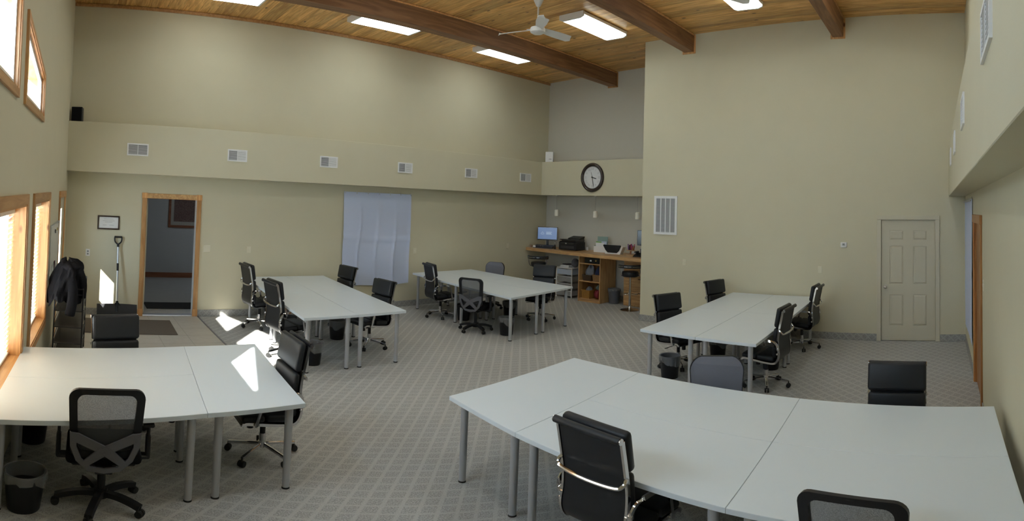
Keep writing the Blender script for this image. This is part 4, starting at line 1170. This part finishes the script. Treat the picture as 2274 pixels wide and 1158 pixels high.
# coat draped over the rack top
t = thing('coat', 'black winter coat draped over the end of the shoe rack', 'coat', (-.045, 6.80, .66))
def coat(u, v):
    a = 2 * PI * u
    rad = [.02, .09, .135, .165, .185, .20, .205, .20]; k = v * 6.999; i = int(k); r = rad[i] + (rad[min(7, i + 1)] - rad[i]) * (k - i)
    z = [.66, .645, .60, .53, .44, .34, .24, .16]; zz = z[i] + (z[min(7, i + 1)] - z[i]) * (k - i)
    w = 1 + .09 * math.sin(4 * a + 3 * v) + .08 * math.sin(7 * a - 6 * v + 1) + .06 * math.sin(13 * a + 9 * v) + .03 * math.sin(23 * a - 14 * v)
    zz += v * (.05 * math.sin(3 * a + .8) + .03 * math.sin(8 * a)) + .035 * math.sin(2 * a + 2.2) * (1 - v)
    return Vector((-.02 + .035 * math.sin(5 * v) + r * w * math.cos(a), .02 + r * w * 1.15 * math.sin(a), zz))
m = MB(); m.grid(coat, 72, 34); m.build('body', BLACK_CLOTH, t, True)
m = MB(); m.tube(_cr([(.03, -.15, .45), (.06, -.215, .32), (.055, -.235, .17), (.035, -.225, .04)], 5), .062, 12, up=(0, 1, 0), ry=.05); m.build('sleeve', BLACK_CLOTH, t, True)
m = MB(); m.tube(_cr([(.08, -.04, .55), (.155, -.05, .49), (.185, -.05, .36), (.175, -.04, .22)], 5), .05, 12, up=(0, 1, 0)); m.build('sleeve', BLACK_CLOTH, t, True)
m = MB(); m.sphere((.03, -.03, .585), .115, (1.15, 1.1, .55), 16)
for v in m.bm.verts: v.co += v.co.normalized() * .012 * math.sin(v.co.x * 60 + v.co.z * 45)
m.build('hood', BLACK_CLOTH, t, True)

# ================================================================== COUNTER CORNER
CZ = 1.14
cf0, cf1 = (10.50, YA - .002), (10.20, YP + .02)
m = MB(); m.prism([cf0, cf1, (XR - .002, YP + .02), (XR - .002, YA - .002)], lambda a, b, h: Vector((a, b, h)), CZ - .075, CZ)
ct = tag(m.build('counter', OAK_X), 'long oak worktop counter fitted across the alcove', 'counter')
# bookcase under it
t = thing('bookcase', 'oak open bookcase under the counter holding baskets', 'bookcase', (10.55, 7.40, 0))
w, dp, hh = .62, .66, CZ - .076
for y in (0, w): MB().bb(0, dp, y - .012, y + .012, 0, hh, .002).build('side_panel', OAK_Z, t)
MB().bb(dp - .012, dp, .012, w - .012, 0, hh).build('back_panel', OAK_Z, t)
for z in (.06, .475, .885): MB().bb(.005, dp - .012, .012, w - .012, z - .011, z + .011, .002).build('shelf', OAK_X, t)
MB().bb(.012, .03, .012, w - .012, 0, .05).build('kick_board', OAK_X, t)
MB().bb(.0, dp, .012, w - .012, hh - .02, hh - .001).build('top_panel', OAK_X, t)
bx, by = 10.55, 7.40
t = thing('black_case', 'black boxed device with two round knobs on the bookcase top shelf', 'device', (bx + .06, by + .06, .897))
MB().bb(0, .32, 0, .44, 0, .13, .008).build('case', BLACK_GLOSS, t)
MB().cyl((-.012, .10, .07), (0, .10, .07), .020, n=16).build('knob', mat('brass', (.5, .36, .12), .3, .9), t, True); MB().bb(-.004, 0, .23, .28, .045, .075).build('logo_plate', PAPER, t)
def basket(name, x, y, z, dx, dy, dz, m_, label, rz=0):
    t = thing(name, label, 'basket', (x, y, z), rz)
    a = [(-dx / 2 * .88, -dy / 2 * .88), (dx / 2 * .88, -dy / 2 * .88), (dx / 2 * .88, dy / 2 * .88), (-dx / 2 * .88, dy / 2 * .88)]
    m = MB(); V = []
    for k, zz in ((.88, 0), (1, dz), (.93, dz), (.82, .01)): V.append([m.bm.verts.new((sx * dx / 2 * k, sy * dy / 2 * k, zz)) for sx, sy in ((-1, -1), (1, -1), (1, 1), (-1, 1))])
    m.bm.faces.new(V[0][::-1]); m.bm.faces.new(V[3])
    for i in range(3):
        for k in range(4): m.bm.faces.new((V[i][k], V[i][(k + 1) % 4], V[i + 1][(k + 1) % 4], V[i + 1][k]))
    m.build('shell', m_, t); m = MB(); m.tube([(-dx / 2, -dy / 2, dz), (dx / 2, -dy / 2, dz), (dx / 2, dy / 2, dz), (-dx / 2, dy / 2, dz)], .009, 6, closed=True); m.build('rim', m_, t); return t
def lump(name, x, y, z, dx, dy, dz, m_, label, cat, seed):
    rnd = random.Random(seed); ph = [rnd.uniform(0, 6.28) for _ in range(8)]
    b2 = MB(); b2.sphere((0, 0, dz / 2), .5, (dx, dy, dz), 18)
    for v in b2.bm.verts:
        a = math.atan2(v.co.y, v.co.x); k = 1 + .10 * math.sin(3 * a + ph[0]) + .08 * math.sin(6 * a + ph[1] + 20 * v.co.z) + .05 * math.sin(11 * a + ph[2])
        v.co.x *= k; v.co.y *= k; v.co.z = max(0, v.co.z * (1 + .12 * math.sin(4 * a + ph[3])))
    o = b2.build(name, m_, None, True, (x, y, z)); return tag(o, label, cat)
basket('wicker_basket', bx + .20, by + .42, .487, .30, .26, .13, WICKER_DARK, 'dark brown wicker basket on the bookcase middle shelf')
basket('wicker_basket', bx + .20, by + .145, .487, .30, .22, .15, WICKER_TAN, 'tan wicker basket on the bookcase middle shelf, right side')
lump('folded_cloth', bx + .22, by + .42, .515, .27, .22, .30, GREYCLOTH, 'grey blue cloth piled in the dark wicker basket', 'cloth', 1)
lump('navy_bag', bx + .19, by + .15, .515, .24, .17, .30, NAVY, 'navy bag stuffed in the tan wicker basket', 'bag', 2)
basket('gold_basket', bx + .20, by + .44, .072, .32, .24, .19, WICKER_GOLD, 'golden tan basket on the bookcase bottom shelf')
lump('white_cable_pile', bx + .20, by + .43, .10, .22, .18, .22, GREYCLOTH, 'pale grey cords heaped in the golden basket', 'cords', 4)
lump('red_bag', bx + .20, by + .16, .072, .26, .22, .20, RED, 'dark red cloth bag on the bookcase bottom shelf', 'bag', 5)
lump('teal_cloth', bx + .28, by + .18, .27, .22, .20, .11, TEAL, 'muted teal cloth lying on the dark red bag', 'cloth', 6)

# wire drawer cart
t = thing('drawer_cart', 'white wire drawer cart under the counter left of the bookcase', 'cart', (10.68, 8.33, 0))
w, dp = .48, .42
for x in (0, dp):
    for y in (0, w): MB().bb(x - .011, x + .011, y - .011, y + .011, 0, .72).build('post', WHITE_METAL, t)
MB().bb(-.012, dp + .012, -.012, w + .012, .70, .725, .004).build('top_board', WHITE, t)
for k, z in enumerate((.56, .39, .22, .05)):
    m_ = BLUE_BIN if k == 0 else WIRE_MESH
    m = MB(); a = [(.015, .015, dp - .015, w - .015)][0]
    m.bb(.0, .006, .014, w - .014, z, z + .12).bb(dp - .03, dp - .024, .014, w - .014, z, z + .12).bb(.006, dp - .03, .014, .02, z, z + .12).bb(.006, dp - .03, w - .02, w - .014, z, z + .12).bb(.006, dp - .03, .02, w - .02, z, z + .006)
    dr = m.build('drawer', m_, t); MB().tube([(0, .014, z + .12), (0, w - .014, z + .12)], .006, 6).build('drawer_rim', WHITE_METAL, dr)
tag(MB().box((10.88, 8.63, .751), (.30, .24, .05), R_(8), .002).build('paper_stack', PAPER), 'stack of white papers on the wire drawer cart', 'papers')
lump('crumpled_bag', 10.92, 8.42, .726, .24, .16, .20, GREYCLOTH, 'crumpled grey bag on top of the wire drawer cart', 'bag', 9)
tag(MB().box((10.90, 8.63, .787), (.22, .19, .020), R_(-14), .002).build('book', mat('book_dark', (.05, .04, .05), .6)), 'dark book lying on the white papers on the cart', 'book')

# drawer chest
t = thing('drawer_chest', 'oak chest of drawers under the counter behind the front stool', 'drawers', (10.78, 5.75, 0))
MB().bb(.02, .48, 0, 1.14, .0, CZ - .08, .003).build('carcass', OAK_Z, t)
for z0, z1 in ((.03, .33), (.345, .645), (.66, .94)):
    d_ = MB().bb(0, .02, .01, 1.13, z0, z1, .003).build('drawer', OAK_X, t)
    MB().bb(-.006, .0, .40, .74, z1 - .03, z1 - .015).build('finger_pull', FRAME_DARK, d_)
MB().bb(.0, .02, .01, 1.13, .955, CZ - .08, .003).build('rail', OAK_X, t)

# bar stools
def stool(x, y, rz, label):
    t = thing('bar_stool', label, 'stool', (x, y, 0), rz, 'black bar stools')
    MB().lathe([(0, 0), (.205, 0), (.208, .008), (.19, .018), (.06, .035), (.035, .06), (.03, .09), (0, .09)], n=36).build('base', CHROME, t, True)
    MB().cyl((0, 0, .08), (0, 0, .44), .030, n=16).build('column', CHROME, t, True)
    MB().cyl((0, 0, .42), (0, 0, .74), .022, n=16).build('piston', CHROME, t, True)
    fr = [(.0, .03, .33), (.13, .06, .33), (.17, .15, .33), (.10, .22, .33), (-.10, .22, .33), (-.17, .15, .33), (-.13, .06, .33), (0, .03, .33)]
    MB().tube(_cr(fr, 4), .009, 8).build('footrest', CHROME, t, True)
    MB().lathe([(0, .73), (.17, .73), (.185, .75), (.19, .80), (.18, .835), (.12, .845), (0, .845)], n=32).build('seat', BLACK_LEATHER, t, True)
    for sx in (-1, 1):
        MB().tube(_cr([(sx * .12, -.05, .735), (sx * .20, -.08, .76), (sx * .225, -.11, .86), (sx * .22, -.14, .955)], 4), .009, 8).build('back_bracket', CHROME, t, True)
    P = [( .255 * math.sin(a), -.01 - .20 * math.cos(a), .955) for a in [R_(-75 + 150 * k / 16) for k in range(17)]]
    bk_ = MB().sweep(P, [(-.022, -.035), (.022, -.035), (.028, 0), (.022, .035), (-.022, .035), (-.028, 0)]).build('backrest', BLACK_LEATHER, t, True)
    MB().sweep([(p[0] * 1.115, p[1] * 1.12 - .002, p[2]) for p in P], [(-.002, -.006), (.002, -.006), (.002, .006), (-.002, .006)]).build('chrome_band', CHROME, bk_, True)
stool(10.36, 6.44, R_(-62), 'black round bar stool with chrome base in front of the oak drawers')
stool(10.28, 9.08, R_(-62), 'black round bar stool at the counter near the computer monitor')

# pendants
for y, lab in ((8.967, 'cream cylinder pendant light above the counter, left of three'), (7.748, 'cream cylinder pendant light above the counter, middle of three'), (6.55, 'cream cylinder pendant light above the counter, right of three')):
    t = thing('pendant_light', lab, 'light', (XS + .10, y, ZB), 0, 'pendant lights over the counter')
    MB().lathe([(0, 0), (.04, 0), (.035, -.02), (0, -.022)], n=16).build('canopy', STEEL, t, True)
    MB().cyl((0, 0, -.02), (0, 0, -.345), .0022, n=6).build('cord', GREY_PLASTIC, t)
    MB().lathe([(0, -.345), (.03, -.345), (.052, -.36), (.054, -.50), (.048, -.50), (.046, -.37), (0, -.36)], n=20).build('shade', SHADE, t, True)

# things on the counter
def yz_thing(name, label, cat, x, y, rz): return thing(name, label, cat, (x, y, CZ), rz)
t = yz_thing('monitor', 'computer monitor with a blue screen on the counter in the corner', 'monitor', 10.92, 9.36, R_(28))
MB().lathe([(0, 0), (.11, 0), (.11, .012), (0, .016)], n=24).build('foot', BLACK_GLOSS, t, True)
MB().bb(.01, .035, -.03, .03, .01, .22, .004).build('neck', BLACK_GLOSS, t)
MB().bb(-.02, .02, -.27, .27, .185, .515, .006).build('bezel', BLACK_GLOSS, t)
sc_ = MB().bb(-.0215, -.0195, -.252, .252, .21, .498).build('screen', SCREEN, t)
def on_scr(a, b, h): return Vector((-.0216 - h, -a, b))
m = MB(); m.prism([(-.17, .33), (-.09, .33), (-.09, .337), (-.17, .337)], on_scr, 0, .0006); m.prism([(-.18, .345), (-.13, .395), (-.13, .387), (-.172, .345)], on_scr, 0, .0006); m.prism([(-.13, .395), (-.08, .345), (-.088, .345), (-.13, .387)], on_scr, 0, .0006)
m.build('house_mark', SCREEN_MARK, sc_)
for (a0, a1, b) in ((-.03, .12, .385), (-.03, .10, .36), (-.03, .12, .335)): MB().prism(rect(a0, a1, b - .005, b + .005), on_scr, 0, .0006).build('text_bar', SCREEN_MARK, sc_)
t = yz_thing('docking_station', 'low dark desktop device with white card in front of the monitor', 'device', 10.70, 9.28, R_(14))
m = MB(); m.prism([(-.10, 0), (.12, 0), (.12, .075), (-.06, .05)], lambda a, b, h: Vector((a, h, b)), -.27, .27); m.build('body', mat('navy_plastic', (.02, .022, .035), .4), t)
MB().bb(-.092, -.085, .20, .268, .015, .06).build('white_card', PAPER, t)
for y in (.06, .0): MB().sphere((-.07, y, .055), .010, n=8).build('button', WHITE, t, True)
tag(MB().lathe([(0, 0), (.035, 0), (.04, .06), (.035, .06), (.03, .006), (0, .006)], (10.62, 9.655, CZ), 16).build('small_cup', mat('cup_tan', (.35, .25, .18), .6), None, True), 'small tan cup at the left end of the counter', 'cup')
t = yz_thing('cable_toy', 'small silver gadget standing between monitor and printer', 'gadget', 10.72, 8.93, 0)
MB().cyl((0, 0, 0), (0, 0, .10), .028, .02, 12).build('stand', BLACK_PLASTIC, t, True); MB().tube([(.0, .03 * math.cos(a), .15 + .03 * math.sin(a)) for a in [2 * PI * k / 14 for k in range(14)]], .007, 6, up=(1, 0, 0), closed=True).build('ring', CHROME, t, True); MB().cyl((0, 0, .09), (0, 0, .125), .005, n=6).build('stem', CHROME, t)
t = yz_thing('printer', 'black all-in-one printer with open feeder flap on the counter', 'printer', 10.86, 8.49, R_(4))
MB().bb(-.21, .21, -.26, .26, .012, .20, .012, 2).build('body', BLACK_PLASTIC, t)
MB().bb(-.20, .20, -.25, .25, .20, .265, .014, 2).build('scanner_lid', BLACK_GLOSS, t)
m = MB(); m.prism([(-.02, .265), (.20, .265), (.23, .33), (.0, .285)], lambda a, b, h: Vector((a, h, b)), -.23, .12); m.build('feeder_flap', BLACK_PLASTIC, t)
MB().bb(-.214, -.208, -.20, .20, .05, .11).build('paper_tray', mat('tray_dark', (.03, .03, .034), .6), t)
MB().bb(-.214, -.208, -.20, .20, .15, .185).build('control_panel', BLACK_GLOSS, t); MB().bb(-.2155, -.2135, .02, .06, .155, .178).build('button_row', STEEL, t)
MB().bb(-.2155, -.2135, .17, .23, .225, .237).build('maker_plate', STEEL, t)
tag(MB().box((11.12, 8.20, CZ + .04), (.03, .06, .08), None, .006).build('adapter', WHITE), 'small white adapter standing behind the printer', 'adapter')
t = yz_thing('file_holder', 'white file box holding green and teal folders on the counter', 'file holder', 11.02, 7.70, R_(6))
m = MB(); m.bb(-.12, -.114, -.15, .15, 0, .14).bb(.114, .12, -.15, .15, 0, .20).bb(-.114, .114, -.15, -.144, 0, .16).bb(-.114, .114, .144, .15, 0, .16).bb(-.114, .114, -.144, .144, 0, .006); m.build('box', WHITE, t)
for x, y0, y1, h_, m_, nm in ((-.07, -.11, .12, .22, PAPER, 'leaflet'), (-.05, -.02, .13, .245, GREEN, 'leaflet'), (0, -.14, .10, .25, BLUE_BIN, 'folder'), (.05, -.19, .14, .36, TEAL, 'folder')): MB().bb(x, x + .012, max(-.142, y0), min(.142, y1), .008, h_).build(nm, m_, t)
t = yz_thing('document_scanner', 'black and white wedge-shaped desktop scanner on the counter', 'scanner', 10.76, 7.19, R_(4))
m = MB(); m.prism([(-.20, .0), (.20, .0), (.275, .17), (.22, .20), (-.22, .20), (-.275, .17)], lambda a, b, h: Vector((h, -a, b)), -.02, .14); m.build('body', WHITE, t)
m = MB(); m.prism([(-.12, .03), (.12, .03), (.18, .08), (.235, .185), (.22, .205), (-.235, .205), (-.25, .185), (-.18, .08)], lambda a, b, h: Vector((h, -a, b)), -.034, -.018); m.build('cover', BLACK_PLASTIC, t)
t = yz_thing('pen_organizer', 'round wooden organizer crammed with pink and purple pens', 'pen holder', 10.80, 6.72, 0)
for z in (.0, .10): MB().lathe([(0, z), (.10, z), (.10, z + .02), (0, z + .02)], n=24).build('wooden_disc', mat('maple', (.5, .34, .18), .5), t, True)
MB().cyl((0, 0, .02), (0, 0, .1), .02, n=10).build('spindle', WOOD_RED, t)
for k in range(14):
    a = k * 2.4; r = .03 + .045 * (k % 3) / 2; m_ = (PINK, PURPLE, RED, YELLOW, BLACK_PLASTIC, PINK, PURPLE)[k % 7]
    MB().cyl((r * math.cos(a), r * math.sin(a), .12), (1.25 * r * math.cos(a), 1.25 * r * math.sin(a), .22 + .03 * math.sin(k * 1.7)), .012, n=7).build('pen', m_, t)
t = yz_thing('desk_phone', 'black desk phone at the right end of the counter', 'phone', 10.62, 6.36, R_(8))
m = MB(); m.prism([(-.11, 0), (.11, 0), (.11, .08), (-.08, .025)], lambda a, b, h: Vector((a, h, b)), -.13, .13); m.build('body', BLACK_PLASTIC, t)
MB().box((.02, .09, .10), (.20, .05, .04), None, .015, 2).build('handset', BLACK_PLASTIC, t, True); MB().bb(.07, .085, -.11, .03, .08, .17, .004).build('display', GREY_PLASTIC, t)
t = yz_thing('monitor', 'second computer monitor half hidden by the wall edge on the counter', 'monitor', 10.95, 6.33, R_(10))
MB().lathe([(0, 0), (.11, 0), (.11, .012), (0, .016)], n=24).build('foot', BLACK_GLOSS, t, True); MB().bb(.01, .035, -.03, .03, .01, .26, .004).build('neck', BLACK_GLOSS, t)
MB().bb(-.02, .02, -.28, .28, .22, .56, .006).build('bezel', BLACK_GLOSS, t); MB().bb(-.0215, -.0195, -.26, .26, .245, .54).build('screen', mat('screen_off', (.05, .055, .05), .15), t)
